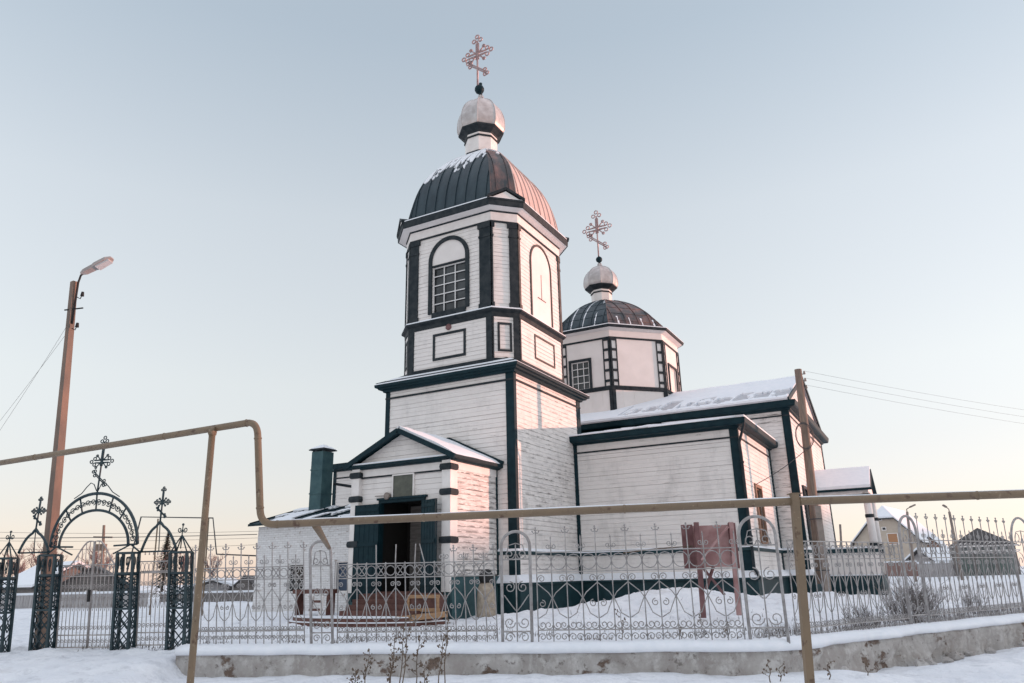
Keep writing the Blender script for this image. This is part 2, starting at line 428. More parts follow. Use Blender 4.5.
for p, q, w in (((-6.5, 12.5), (-9.6, 17.6), .08), ((-9.2, 12), (-9.7, 17.5), .1), ((-9.8, 18.5), (-5.5, 23.5), .12), ((-9.4, 18.6), (-4.8, 23.2), .15), ((-12, 14.5), (-5, 13.2), .08), ((-9.6, 19), (-11, 30), .15), ((6, 13.4), (13, 17.2), .1), ((-3, 23), (4.5, 21.5), .15)): _walk(p, q, w)
_GRID = {}
for s_ in STEPS: _GRID.setdefault((round(s_[0]), round(s_[1])), []).append(s_)
def prints(l, d):
    h = 0
    for i in (-1, 0, 1):
        for j in (-1, 0, 1):
            for x, y, a in _GRID.get((round(l)+i, round(d)+j), ()):
                u = (l-x)*math.cos(a)+(d-y)*math.sin(a); v = -(l-x)*math.sin(a)+(d-y)*math.cos(a)
                r = (u/.16)**2+(v/.075)**2
                if r < 4: h += -.075*math.exp(-r**2) + .022*math.exp(-((math.sqrt(r)-1.35)/.3)**2)
    return h
def ground():
    mb = MB()
    def axis(lo, hi, mid0, mid1, fine, coarse):
        x = mid0; out = [mid0]
        while x < mid1: x += fine; out.append(x)
        st = fine; y = out[-1]
        while y < hi: st *= 1.22; y += min(st, coarse); out.append(y)
        st = fine; y = mid0; pre = []
        while y > lo: st *= 1.22; y -= min(st, coarse); pre.append(y)
        return pre[::-1] + out
    ls = axis(-900, 900, -14, 17, .11, 120); ds = axis(-60, 1400, 8, 33, .11, 120)
    nl = len(ls)
    vs = [W(l, d, gz(l, d)+prints(l, d)) for d in ds for l in ls]
    fs = [(j*nl+i, j*nl+i+1, (j+1)*nl+i+1, (j+1)*nl+i) for j in range(len(ds)-1) for i in range(nl-1)]
    mb.add(vs, fs, True)
    return tag(mb.build('snow_ground', M['ground']), kind='structure')
ground()
def sun_blocker():
    # added unseen mound, put here to keep the low sun off the yard
    mb = MB(); n = 60; vs = []
    H = V((S.x, S.y, 0)).normalized(); T = V((-H.y, H.x, 0))
    for j, (dd, k) in enumerate(((150, 0), (185, .75), (215, 1), (260, .95), (330, 0))):
        for i in range(n+1):
            t = -170 + 265*i/n
            h = (17.0 + 1.2*noise.noise((t*.03, 1.1, 0)))*k*(1-sstep(t, 66, 94))
            vs.append(V((9, 5, .2)) + H*dd + T*t + V((0, 0, h)))
    fs = [(j*(n+1)+i, j*(n+1)+i+1, (j+1)*(n+1)+i+1, (j+1)*(n+1)+i) for j in range(4) for i in range(n)]
    mb.add(vs, fs, True)
    return tag(mb.build('sun_blocker', M['ground']), kind='structure')
sun_blocker()

# ================================================================== CHURCH
church = thing('church', (0, 0, .3), 'white clapboard Orthodox church with dark teal trim, bell tower and two onion domes', 'church')
def rect2(x0, x1, y0, y1): return [(x0,y0),(x1,y0),(x1,y1),(x0,y1)]
def square(h): return [(-h,-h),(h,-h),(h,h),(-h,h)]
def rect(x0, x1, y0, y1): return [(x0,y0),(x1,y0),(x1,y1),(x0,y1)]
def octo(o, c, cx=0, cy=0): return [(cx+x, cy+y) for x, y in ((-c,-o),(c,-o),(o,-c),(o,c),(c,o),(-c,o),(-o,c),(-o,-c))]
def faces(poly): return [Face(poly[i], poly[(i+1) % len(poly)]) for i in range(len(poly))]
def sub(parent, name, mat, fn):
    mb = MB(); fn(mb); return mb.build(name, mat, parent)

# ---- lower tower
sq = rect2(-2.88, 3, -3, 3); FT = faces(sq); TW, TS, TE, TN = FT
mb = MB()
for F in (TW, TN, TE): siding(mb, F, 1.66, 9.1)
tower = mb.build('bell_tower', M['white'], church)
mb = MB(); siding(mb, TS, 1.66, 9.1); mb.build('side_wall', M['white_worn'], tower)
def corner_boards(poly, parent, z0, z1, w, o, mat, skip=()):
    fs = faces(poly); n = len(poly)
    for i in range(n):
        if i in skip: continue
        a, b = fs[i-1], fs[i]
        mb = MB()
        a.box(mb, a.h-w, a.h+o, z0, z1, -.02, o); b.box(mb, -b.h, -b.h+w*.5, z0, z1, -.02, o-.003)
        mb.build('corner_board', mat, parent)
corner_boards(sq, tower, 1.66, 9.1, .30, .05, M['teal'])
sub(tower, 'frieze_band', M['char'], lambda m: m.ring(sq, [(.0,8.72),(.065,8.72),(.065,8.79),(.0,8.79)]))
sub(tower, 'cornice', M['teal'], lambda m: m.ring(sq, [(.0,9.02),(.13,9.02),(.16,9.10),(.28,9.12),(.30,9.18),(.385,9.20),(.40,9.31),(0,9.40)]))
sub(tower, 'cornice_snow', M['snow'], lambda m: m.ring(sq, [(.385,9.315),(.37,9.345),(-.2,9.67),(-.3,9.60),(.05,9.40)]))
sub(tower, 'belt', M['tealdark'], lambda m: m.ring(sq, [(0,2.44),(.09,2.46),(.10,2.56),(0,2.60)]))
sub(tower, 'belt_snow', M['snow'], lambda m: m.ring(sq, [(.02,2.60),(.10,2.565),(.095,2.61),(.02,2.67)]))
sub(tower, 'plinth', M['tealdark'], lambda m: m.ring(sq, [(0,.1),(.22,.1),(.22,1.42),(.30,1.44),(.30,1.50),(0,1.68)]))
sub(tower, 'plinth_snow', M['snow'], lambda m: m.ring(sq, [(.03,1.67),(.30,1.505),(.29,1.56),(.03,1.78)]))

# ---- belfry
O, Cc = 2.777, 2.0
oc = octo(O, Cc); FB8 = faces(oc); BW, BSW, BS, BSE, BE, BNE, BN, BNW = FB8
mb = MB()
for F in FB8:
    if F in (BS, BSE, BSW): continue
    siding(mb, F, 9.6, 11.75, bh=.17)
    hol = [(-.82, .82, 12.1, 14.5)] if F is BW else []
    siding(mb, F, 11.75, 16.14, holes=hol, bh=.17)
belfry = mb.build('belfry', M['white'], church)
for F in (BS, BSE, BSW):
    mb = MB(); siding(mb, F, 9.6, 16.14, bh=.17); mb.build('side_wall', M['white'], belfry)
# ledge roof under the belfry
sub(belfry, 'ledge_roof', M['char'], lambda m: m.add([(-3.3,-3.3,9.41),(3.3,-3.3,9.41),(3.3,3.3,9.41),(-3.3,3.3,9.41),(-2.75,-2.75,9.66),(2.75,-2.75,9.66),(2.75,2.75,9.66),(-2.75,2.75,9.66)],
    [(0,1,5,4),(1,2,6,5),(2,3,7,6),(3,0,4,7),(4,5,6,7)]))
def ped(m):
    for F in (BSW, BSE, BNE, BNW):
        m.add([F.P(-.5,9.66,.05), F.P(.5,9.66,.05), F.P(0,9.86,.03), F.P(0,9.66,.52)], [(0,3,2),(3,1,2),(0,2,1)])
sub(belfry, 'corner_hip', M['char'], ped)
sub(belfry, 'base_board', M['char'], lambda m: m.ring(oc, [(0,9.66),(.05,9.66),(.05,9.80),(0,9.80)]))
# lower corner boards and panel frames
def lcb(F, u0, u1, z0=9.8, z1=11.6): sub(belfry, 'corner_board', M['char'], lambda m: F.box(m, u0, u1, z0, z1, -.02, .045))
for F in (BW, BE, BN): lcb(F, -F.h, -1.74); lcb(F, 1.74, F.h)
for F in (BSW, BSE, BNE, BNW): lcb(F, F.h-.24, F.h); lcb(F, -F.h, -F.h+.06)
lcb(BS, -BS.h, -BS.h+.1); lcb(BS, BS.h-.12, BS.h)
for F in (BW, BE, BN): sub(belfry, 'panel_frame', M['char'], lambda m: F.frame(m, -.79, .79, 10.09, 11.22, .1, .0, .05))
for F in (BSW, BSE, BNE, BNW): sub(belfry, 'panel_frame', M['char'], lambda m: F.frame(m, -.34, .24, 10.08, 11.27, .085, .0, .05))
sub(belfry, 'panel_frame', M['lightened'], lambda m: BS.frame(m, -.72, 1.15, 10.15, 11.2, .075, .0, .05))
mb = MB(); c = BW.P(-.03, 11.42, .06)
mb.tube([BW.P(-.03,11.42,.0), BW.P(-.03,11.42,.06)], .13, 14); mb.build('round_vent', M['boarddark'], belfry)
# belt
sub(belfry, 'belt', M['char'], lambda m: m.ring(oc, [(0,11.50),(.05,11.52),(.06,11.68),(.18,11.76),(.19,11.82),(0,11.92)]))
sub(belfry, 'belt_snow', M['snow'], lambda m: m.ring(oc, [(.03,11.915),(.185,11.825),(.18,11.86),(.03,11.95)]))
# pilasters
def pil(F, u0, u1, mt='char'):
    def f(m):
        F.box(m, u0, u1, 11.9, 15.62, -.02, .07)
        F.box(m, max(-F.h, u0-.07), min(F.h, u1+.07), 15.40, 15.62, -.02, .10)
        F.box(m, max(-F.h, u0-.03), min(F.h, u1+.03), 14.98, 15.06, -.02, .095)
        F.box(m, max(-F.h, u0-.04), min(F.h, u1+.04), 11.9, 12.1, -.02, .09)
    sub(belfry, 'pilaster', M[mt], f)
for F in (BW, BE, BN): pil(F, -F.h, -1.58); pil(F, 1.47, F.h)
for F in (BSW, BSE, BNE, BNW): pil(F, .2, F.h); pil(F, -F.h, -F.h+.06)
pil(BS, -BS.h, -BS.h+.15, 'lightened'); pil(BS, BS.h-.17, BS.h, 'lightened')
# frieze, eave
sub(belfry, 'frieze_board', M['trimwhite'], lambda m: m.ring(oc, [(.0,15.69),(.055,15.69),(.055,16.14),(.0,16.14)]))
sub(belfry, 'frieze_band', M['char'], lambda m: m.ring(oc, [(.0,15.62),(.075,15.62),(.075,15.685),(.0,15.685)]))
sub(belfry, 'soffit', M['panel'], lambda m: m.ring(oc, [(.10,16.13),(.40,16.20),(.40,16.30),(0,16.30)]))
sub(belfry, 'soffit_band', M['char'], lambda m: m.ring(oc, [(.0,16.07),(.07,16.07),(.115,16.16),(.0,16.16)]))
sub(belfry, 'eave', M['char'], lambda m: m.ring(oc, [(.37,16.205),(.44,16.19),(.46,16.50),(.40,16.56),(.1,16.62),(-.3,16.72),(-.3,16.32),(.37,16.32)]))
sub(belfry, 'eave_snow', M['snow'], lambda m: m.ring(oc, [(.45,16.51),(.44,16.56),(.2,16.68),(.1,16.64),(.3,16.58)]))
def pediment(m):
    for F in (BSW, BSE, BNE, BNW):
        a, b, t = F.P(-.80,16.50,.50), F.P(.80,16.50,.50), F.P(0,16.94,.48)
        w = .12
        m.prism([a, a+V((0,0,w)), t+V((0,0,w)), b+V((0,0,w)), b, t], F.n*-.45)
        F.box(m, -.80, .80, 16.44, 16.52, .05, .48)
sub(belfry, 'pediment', M['char'], pediment)
def pedfill(m):
    for F in (BSW, BSE, BNE, BNW): m.prism([F.P(-.66,16.52,.42), F.P(.66,16.52,.42), F.P(0,16.88,.42)], F.n*-.3)
sub(belfry, 'pediment_panel', M['panel'], pedfill)
# arched west window
def arch_frame(m, F, u, z0, zs, r, w, o0, o1, n=20):
    F.box(m, u-r, u-r+w, z0, zs, o0, o1); F.box(m, u+r-w, u+r, z0, zs, o0, o1)
    for i in range(n):
        a0, a1 = math.pi*i/n, math.pi*(i+1)/n
        q = []
        for o in (o1, o0):
            for rr, a in ((r, a0), (r, a1), (r-w, a1), (r-w, a0)):
                q.append(F.P(u+rr*math.cos(a), zs+rr*math.sin(a), o))
        m.hexa(q)
win = sub(belfry, 'window', M['char'], lambda m: (arch_frame(m, BW, -.03, 12.12, 14.46, 1.0, .17, .0, .09), BW.box(m, -.86, .80, 14.20, 14.27, .0, .075), BW.box(m, -.86, .80, 11.9, 12.16, -.05, .07)))
def tymp(m):
    m.prism([BW.P(-.03+.84*x, 14.46+.84*y, .035) for x, y in [(1, -.22)] + [(math.cos(math.pi*i/16), math.sin(math.pi*i/16)) for i in range(17)] + [(-1, -.22)]], BW.n*-.05)
sub(win, 'tympanum', M['panel'], tymp)
sub(win, 'pane', M['glass'], lambda m: BW.box(m, -.86, .80, 12.12, 14.2, -.14, -.10))
def grid(m, F, u0, u1, z0, z1, nc, nr, w, o0, o1, ow=None):
    F.frame(m, u0, u1, z0, z1, ow or w*1.4, o0, o1)
    for i in range(1, nc):
        u = u0+(u1-u0)*i/nc; F.box(m, u-w/2, u+w/2, z0, z1, o0, o1-.004)
    for i in range(1, nr):
        z = z0+(z1-z0)*i/nr; F.box(m, u0, u1, z-w/2, z+w/2, o0, o1-.008)
sub(win, 'muntins', M['bars'], lambda m: grid(m, BW, -.85, .79, 12.14, 14.2, 3, 5, .035, -.06, -.02, .05))
# south blind arch
sub(belfry, 'blind_arch', M['lightened'], lambda m: arch_frame(m, BS, .06, 11.92, 14.46, 1.0, .085, .0, .07))
def blind(m): m.prism([BS.P(.06+.9*x, 14.46+.9*y, .032) for x, y in [(1, -2.8)] + [(math.cos(math.pi*i/16), math.sin(math.pi*i/16)) for i in range(17)] + [(-1, -2.8)]], BS.n*-.05)
sub(belfry, 'blind_panel', M['panel'], blind)
sub(belfry, 'panel_batten', M['boarddark'], lambda m: (BS.box(m, .06, .09, 12.95, 14.1, .0, .045), BS.box(m, -.3, .45, 12.93, 12.97, .0, .048)))

# ---- domes on octagons
def lerp_prof(prof, z):
    for (s0, z0), (s1, z1) in zip(prof, prof[1:]):
        if z0 <= z <= z1: return s0+(s1-s0)*(z-z0)/(z1-z0)
    return prof[-1][0]
def dense(prof, n):
    # smooth by Catmull-Rom through the given points
    out = []
    P = [prof[0]] + list(prof) + [prof[-1]]
    for i in range(1, len(P)-2):
        for k in range(n):
            t = k/n
            q = []
            for j in (0, 1):
                a, b, c_, d_ = P[i-1][j], P[i][j], P[i+1][j], P[i+2][j]
                q.append(.5*((2*b)+(-a+c_)*t+(2*a-5*b+4*c_-d_)*t*t+(-a+3*b-3*c_+d_)*t**3))
            out.append(tuple(q))
    out.append(tuple(prof[-1])); return out
def dome_faces(poly, center, prof):
    """for each side: list of rows (left, right) points up the profile"""
    cx, cy = center; L = []
    n = len(poly)
    for i in range(n):
        a, b = poly[i], poly[(i+1) % n]
        L.append([(V((cx+(a[0]-cx)*s, cy+(a[1]-cy)*s, z)), V((cx+(b[0]-cx)*s, cy+(b[1]-cy)*s, z))) for s, z in prof])
    return L
def dome(parent, poly, center, prof, mats, seam, seamw=.035, hseam=None):
    prof = dense(prof, 4); DF = dome_faces(poly, center, prof)
    for i, rows in enumerate(DF):
        mb = MB()
        for (a, b), (c_, d_) in zip(rows, rows[1:]):
            mb.add([a, b, d_, c_], [(0,1,2,3)])
        mb.build('roof_sheet', mats[i], parent)
        # standing seams: parallel strips on each sheet, cut off at the hips, and one along the hip
        mb = MB()
        a0, b0 = rows[0]; half = (b0-a0).length/2; d = (b0-a0).normalized(); nrm = V((d.y, -d.x, 0))
        k = max(1, round(2*half/seam))
        for j in range(k):
            u = -half + 2*half*(j+.5)/k if k % 2 == 0 else -half + 2*half*(j+.5)/k
            pts = []
            for a, b in rows:
                h = (b-a).length/2
                if abs(u) < h-.01: pts.append((a+b)/2 + d*u + nrm*.012 + V((0,0,.012)))
            if len(pts) > 1:
                for p, q in zip(pts, pts[1:]): mb.beam(p, q, seamw, seamw*1.5, nrm+V((0,0,.4)))
        mb.tube([a + (a-V((center[0], center[1], a.z))).normalized()*.01 for a, b in rows], .03, 5)
        if hseam:
            z = rows[0][0].z + hseam*(.5 + .3*(i % 2))
            while z < rows[-1][0].z-.1:
                for (a, b), (c_, d_) in zip(rows, rows[1:]):
                    if a.z <= z <= c_.z:
                        t = (z-a.z)/(c_.z-a.z); p, q = a.lerp(c_, t), b.lerp(d_, t)
                        mb.tube([p+nrm*.01, q+nrm*.01], .014, 4); break
                z += hseam
        mb.build('seams', mats[i], parent)
    return prof, DF
def dome_snow(parent, rows, keep, nu, th=.05):
    """a thin ragged layer of snow lying on one dome sheet"""
    mb = MB(); idx = {}
    R_ = []
    for (a, b), (c_, d_) in zip(rows, rows[1:]):
        for t in (0, .25, .5, .75): R_.append((a.lerp(c_, t), b.lerp(d_, t)))
    R_.append(rows[-1])
    d = (R_[0][1]-R_[0][0]).normalized(); nrm = V((d.y, -d.x, 0))
    for j in range(len(R_)-1):
        for i in range(nu):
            u = (i+.5)/nu; a, b = R_[j]; c_, e = R_[j+1]
            w = (b-a).length; off = (u-.5)*w; vv = (j+.5)/(len(R_)-1)
            if not keep(off, vv, a.z): continue
            q = [a.lerp(b, i/nu), a.lerp(b, (i+1)/nu), c_.lerp(e, (i+1)/nu), c_.lerp(e, i/nu)]
            o = nrm*th*(.6+.4*vv) + V((0, 0, th*(.3+.7*vv)))
            mb.hexa([p+nrm*.002 for p in q] + [p+o for p in q])
    if mb.f: mb.build('roof_snow', M['snow'], parent)
bd_prof = [(1.025,16.60),(1.005,17.15),(.955,17.85),(.88,18.5),(.775,19.1),(.57,19.85),(.41,20.28),(.27,20.6)]
bdome = MB().lathe((0,0,0), [(.7,16.8),(.6,19.3)], 8).build('tower_dome', M['dark'], church)
dm = [M['dome_teal'], M['dome_mix'], M['dome_rust'], M['dome_rust'], M['dome_teal'], M['dome_teal'], M['dome_teal'], M['dome_teal']]
prof, DF = dome(bdome, oc, (0,0), bd_prof, dm, .52)
def keepW(off, v, z):
    k = noise.noise((off*2.6, z*1.3, 2)) * .55 + noise.noise((off*7, z*4, 9))*.5
    streak = .35*noise.noise((math.floor((off+10)/.52), 3.7, 1))
    return k + streak > .66 - (z-18.2)*.52 - .20*sstep(-off, .2, 1.6) and z > 18.2
dome_snow(bdome, DF[0], keepW, 90, .035)
dome_snow(bdome, DF[1], lambda o, v, z: noise.noise((o*3, z*1.6, 5))+.4*noise.noise((o*9, z*5, 7)) > 1.0-(z-19.3)*.9, 24)
dome_snow(bdome, DF[7], lambda o, v, z: noise.noise((o*3, z*1.6, 5)) > .9-(z-19)*.7, 20)

def cross_mesh(m, c, d, zb, zt, arm_z, arm_h, low_z, low_h, tr, r):
    """an openwork eight-point cross with trefoil ends; d = direction of its arms"""
    d = V(d); c = V(c)
    def P(u, z): return V((c.x, c.y, 0)) + d*u + V((0, 0, z))
    w = tr*.55
    m.tube([P(0, zb), P(0, zt-tr)], r*1.25, 6)
    for sgn in (-1, 1): m.tube([P(sgn*w*.5, arm_z-tr*1.2), P(sgn*w*.5, zt-tr*1.6)], r, 5)
    for q in (-1, 1): m.tube([P(-arm_h+tr, arm_z+q*w*.5), P(arm_h-tr, arm_z+q*w*.5)], r, 5)
    def tre(u, z, du, dz):
        for a, b in ((du*tr*.9, dz*tr*.9), (dz*tr*.75, du*tr*.75), (-dz*tr*.75, -du*tr*.75)):
            m.tube([P(u+a+tr*.42*math.cos(t*math.pi/4), z+b+tr*.42*math.sin(t*math.pi/4)) for t in range(8)], r, 5, True)
    tre(-arm_h+tr*.9, arm_z, -1, 0); tre(arm_h-tr*.9, arm_z, 1, 0); tre(0, zt-tr*.9, 0, 1)
    sl_ = -.85
    for q in (-1, 1): m.tube([P(-low_h, low_z-low_h*sl_+q*w*.4), P(low_h, low_z+low_h*sl_+q*w*.4)], r, 5)
    for sg in (-1, 1):
        u, z = sg*low_h, low_z+sg*low_h*sl_
        for a, b in ((sg*tr*.5, sg*tr*.5*sl_), (0, tr*.55), (0, -tr*.55)):
            m.tube([P(u+a+tr*.36*math.cos(t*math.pi/4), z+b+tr*.36*math.sin(t*math.pi/4)) for t in range(8)], r, 5, True)
    for sx in (-1, 1):      # rays in the corners
        for sz in (-1, 1):
            m.tube([P(sx*w*.5, arm_z+sz*w*.5), P(sx*tr*1.5, arm_z+sz*tr*1.5)], r, 5)
            m.tube([P(sx*tr*1.5+tr*.3*math.cos(t*math.pi/3), arm_z+sz*tr*1.5+tr*.3*math.sin(t*math.pi/3)) for t in range(6)], r, 5, True)
        m.tube([P(sx*w, arm_z+w*.9), P(sx*arm_h*.62, arm_z+w*.55)], r, 5)
        m.tube([P(sx*w, arm_z-w*.9), P(sx*arm_h*.62, arm_z-w*.55)], r, 5)

def cupola(cx, cy, z0, z1, rd, ro, zot, zball, rb, zc0, zc1, lean=0.):
    k = 1/math.cos(math.pi/8); ph = math.pi/8
    dr = MB(); dr.lathe((cx,cy,0), [(rd*k*.98,z0-.35),(rd*k,z1)], 8, False, ph)
    d = dr.build('cupola_drum', M['trimwhite'], church)
    H = zot-z1
    b = MB(); b.lathe((cx,cy,0), [(rd*k*1.05,z0-.1),(rd*k*1.12,z0+.02),(rd*k*1.10,z0+.10),(rd*k,z0+.14)], 8, False, ph); b.build('drum_foot', M['char'], d)
    b = MB(); b.lathe((cx,cy,0), [(rd*k*1.02,z1-.22),(rd*k*1.06,z1-.22),(rd*k*1.06,z1-.14),(rd*k*1.02,z1-.14)], 8, False, ph); b.build('drum_band', M['char'], d)
    b = MB(); b.lathe((cx,cy,0), [(rd*k*.98,z1-.03),(rd*k*1.06,z1+.03*H),(ro*k*.87,z1+.09*H),(ro*k*.95,z1+.11*H),(ro*k*.96,z1+.14*H),(ro*k*.85,z1+.15*H)], 8, False, ph); b.build('drum_cornice', M['char'], d)
    pr = dense([(ro*.91,.135),(ro*.985,.22),(ro*1.0,.34),(ro*.98,.48),(ro*.90,.63),(ro*.75,.77),(ro*.54,.88),(ro*.30,.96),(ro*.14,1.02),(ro*.10,1.12)], 3)
    b = MB(); b.lathe((cx,cy,0), [(r*k, z1+t*H) for r, t in pr], 8, False, ph); on = b.build('onion_dome', M['silver'], d)
    b = MB()
    for i in range(8):
        a = ph+i*math.pi/4
        b.tube([(cx+r*k*math.cos(a), cy+r*k*math.sin(a), z1+t*H) for r, t in pr], .022, 5)
    b.build('hip_seams', M['silver'], on)
    b = MB(); b.tube([(cx,cy,z1+H*1.05),(cx,cy,zc0+.1)], rb*.35, 8); b.sphere((cx-lean*.4,cy,zball), rb, 14); b.build('ball', M['teal'], d)
    b = MB(); T = zc1-zc0
    cross_mesh(b, (cx-lean,cy,0), (1,0,0), zc0, zc1, zc0+T*.64, T*.27, zc0+T*.36, T*.145, T*.085, .038)
    b.build('cross', M['cross'], d)
cupola(-.09, 0, 20.6, 21.72, .72, 1.07, 23.95, 24.62, .24, 24.85, 27.8, .17)

# ---- entrance porch
px0, px1, py = -1.80, 2.23, -5.97
pxc = .215
PW = Face((px0, py), (px1, py)); PS = Face((px1, py), (px1, -3)); PN = Face((px0, -3), (px0, py))
dx = pxc   # PW.s = x - pxc
mb = MB(); siding(mb, PW, 1.34, 5.42, holes=[(-.62-dx, 1.15-dx, 1.2, 4.22)])
siding(mb, PN, 1.4, 5.42)
porch = mb.build('porch', M['white'], church)
mb = MB(); siding(mb, PS, 1.78, 5.42, bh=.175); mb.build('side_wall', M['white_cracked'], porch)
# gable
mb = MB(); siding(mb, PW, 5.56, 6.53, clip=lambda z: (-(6.55-z)/1.05*2.2, (6.55-z)/1.05*2.2))
mb.build('gable_wall', M['white'], porch)
def porch_roof(m):
    for sg in (-1, 1):
        a = V((pxc, -6.28, 6.60)); b = V((pxc+sg*2.30, -6.28, 5.52)); off = V((0, 3.28, 0)); t = V((0, 0, .07))
        m.hexa([a, b, b+off, a+off, a+t, b+t, b+off+t, a+off+t])
sub(porch, 'roof', M['teal'], porch_roof)
for sg in (-1, 1):
    sub(porch, 'rake_board', M['teal'], lambda m: m.beam((pxc, -6.30, 6.60), (pxc+sg*2.34, -6.30, 5.50), .07, .17))
    sub(porch, 'flashing', M['teal'], lambda m: m.beam((pxc, -3.10, 6.77), (pxc+sg*2.34, -3.10, 5.65), .14, .12))
def roofsnow(m):
    for sg in (-1, 1):
        n = 14; k = 18; vs = []
        for i in range(n+1):
            for j in range(k+1):
                t = i/n; y = -6.22+3.05*j/k
                x = pxc+sg*(.02+2.26*t); z = 6.665-1.085*t*1.0
                th = (.10+.05*noise.noise((x*1.5, y*1.5, 3)))*min(1, (1-t)*8+.25)
                vs.append((x, y, z+th))
        fs = [(i*(k+1)+j, i*(k+1)+j+1, (i+1)*(k+1)+j+1, (i+1)*(k+1)+j) for i in range(n) for j in range(k)]
        m.add(vs, fs, True)
        # front skirt
        m.add([vs[i*(k+1)] for i in range(n+1)] + [(vs[i*(k+1)][0], vs[i*(k+1)][1], 6.66-1.085*i/n) for i in range(n+1)], [(i, i+1, n+2+i, n+1+i) for i in range(n)])
sub(porch, 'roof_snow', M['snow'], roofsnow)
sub(porch, 'cornice', M['teal'], lambda m: m.ring(rect(px0, px1, py, -3.0), [(0,5.40),(.16,5.42),(.18,5.45),(.28,5.48),(.29,5.55),(0,5.57)]))
sub(porch, 'cornice_snow', M['snow'], lambda m: PW.box(m, -2.1, 2.0, 5.56, 5.615, .0, .26))
sub(porch, 'frieze_board', M['trimwhite'], lambda m: m.ring(rect(px0, px1, py, -3.0), [(0,5.16),(.045,5.16),(.045,5.44),(0,5.44)]))
sub(porch, 'frieze_band', M['char'], lambda m: PW.box(m, -1.75, 1.75, 5.10, 5.15, .0, .05))
def pillar(x):
    sqr = rect(x-.17, x+.17, py-.17, py+.17)
    b = MB(); b.ring(sqr, [(0,1.3),(0,5.44),(-.1,5.44),(-.1,1.3)]); p = b.build('pillar', M['trimwhite'], porch)
    for z in (5.22, 4.40, 2.88):
        b = MB(); b.ring(sqr, [(0,z-.11),(.05,z-.09),(.065,z),(.05,z+.09),(0,z+.11)]); b.build('pillar_band', M['char'], p)
pillar(2.13); pillar(-1.70)
sub(porch, 'pilaster', M['trimwhite'], lambda m: PS.box(m, -PS.h, -PS.h+.28, 1.78, 5.16, -.02, .05))
sub(porch, 'corner_strip', M['teal'], lambda m: PS.box(m, PS.h-.1, PS.h, 1.78, 5.42, -.02, .05))
for F, a, b in ((PS, -PS.h-.1, PS.h), (PN, -PN.h, PN.h+.1), (PW, px0-dx, -.72-dx), (PW, 1.24-dx, px1-dx)):
    sub(porch, 'plinth', M['tealbase'], lambda m: F.box(m, a, b, .0, 1.74, -.02, .10))
def doorway(m):
    PW.box(m, -.70-dx, -.60-dx, 1.25, 4.3, -.1, .09); PW.box(m, 1.13-dx, 1.23-dx, 1.25, 4.3, -.1, .09)
    PW.box(m, -.60-dx, 1.13-dx, 4.2, 4.3, -.1, .086); PW.box(m, -.75-dx, 1.3-dx, 4.30, 4.37, -.05, .14)
sub(porch, 'door_frame', M['teal'], doorway)
sub(porch, 'threshold', M['red'], lambda m: m.box(-.715, 1.235, py-.13, py+.05, .7, 1.33))
def leaf(name, a, b, n):
    b_ = MB(); F = Face(a, b); F.box(b_, -F.h, F.h, 1.02, 4.18, -.03, .03)
    for i in range(n+1):
        u = -F.h+2*F.h*i/n; F.box(b_, max(-F.h, u-.015), min(F.h, u+.015), 1.02, 4.18, .03, .04)
    for z in (1.5, 2.8, 3.95): F.box(b_, -F.h+.03, F.h-.03, z, z+.12, .045, .06)
    return b_.build(name, M['teal'], porch)
leaf('door_leaf', (-1.64, py-.16), (-.62, py-.12), 5)
leaf('door_leaf', (1.16, py-.12), (1.93, py-.42), 5)
# vestibule behind the doorway
def vest(m):
    siding(m, Face((-.55, -4.4), (1.1, -4.4)), 1.3, 4.2)
sub(porch, 'inner_wall', M['logs'], vest)
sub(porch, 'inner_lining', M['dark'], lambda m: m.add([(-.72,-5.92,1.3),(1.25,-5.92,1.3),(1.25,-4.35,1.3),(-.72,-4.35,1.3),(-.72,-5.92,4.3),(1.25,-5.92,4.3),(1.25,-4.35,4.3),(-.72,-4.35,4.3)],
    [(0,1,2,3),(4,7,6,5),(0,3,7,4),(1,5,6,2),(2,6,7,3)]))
sgn = sub(porch, 'icon_case', M['trimwhite'], lambda m: PW.frame(m, -.16-dx, .76-dx, 4.33, 5.14, .045, .0, .08))
sub(sgn, 'pane', plain('cloudy_glass', (.035, .045, .038), .25, (.085, .095, .075), 3), lambda m: PW.box(m, -.12-dx, .72-dx, 4.37, 5.10, .0, .05))
lamp = sub(porch, 'wall_lamp', M['conc'], lambda m: (m.tube([PW.P(-.31-dx,4.42,.03), PW.P(-.31-dx,4.42,.16)], .105, 14), m.tube([PW.P(-.31-dx,4.42,.16), PW.P(-.31-dx,4.42,.19)], [.13,.09], 14), m.tube([PW.P(-.9-dx,4.46,.05), PW.P(-.31-dx,4.44,.08)], .012, 5)))
# steps and landing
st = MB()
for i, (yy, zz) in enumerate(((-6.35, 1.28), (-6.65, 1.12), (-6.95, .96), (-7.25, .80))):
    st.box(-.9, 2.0, yy-.32, -5.99+.0 if i == 0 else yy, .3, zz)
steps = st.build('steps', M['red'], porch)
mb = MB()
n = 26
def landing_out(k):  # rounded front edge
    t = math.pi*(k/n); return (-.25 - 2.75*math.cos(t), -6.9 - 1.55*math.sin(t)**.8)
pts = [landing_out(k) for k in range(n+1)]
for z0, z1, e in ((.22, .36, 1.10), (.36, .49, 1.05), (.49, .62, 1.0)):
    q = [(-.25+(x+.25)*e, -6.9+(y+6.9)*e, z0) for x, y in pts]; q2 = [(x, y, z1) for x, y, _ in q]
    m_ = len(q)
    mb.add(q+q2, [tuple(range(m_, 2*m_))] + [(i, i+1, m_+i+1, m_+i) for i in range(m_-1)])
landing = mb.build('landing', M['red'], porch)
mb = MB()
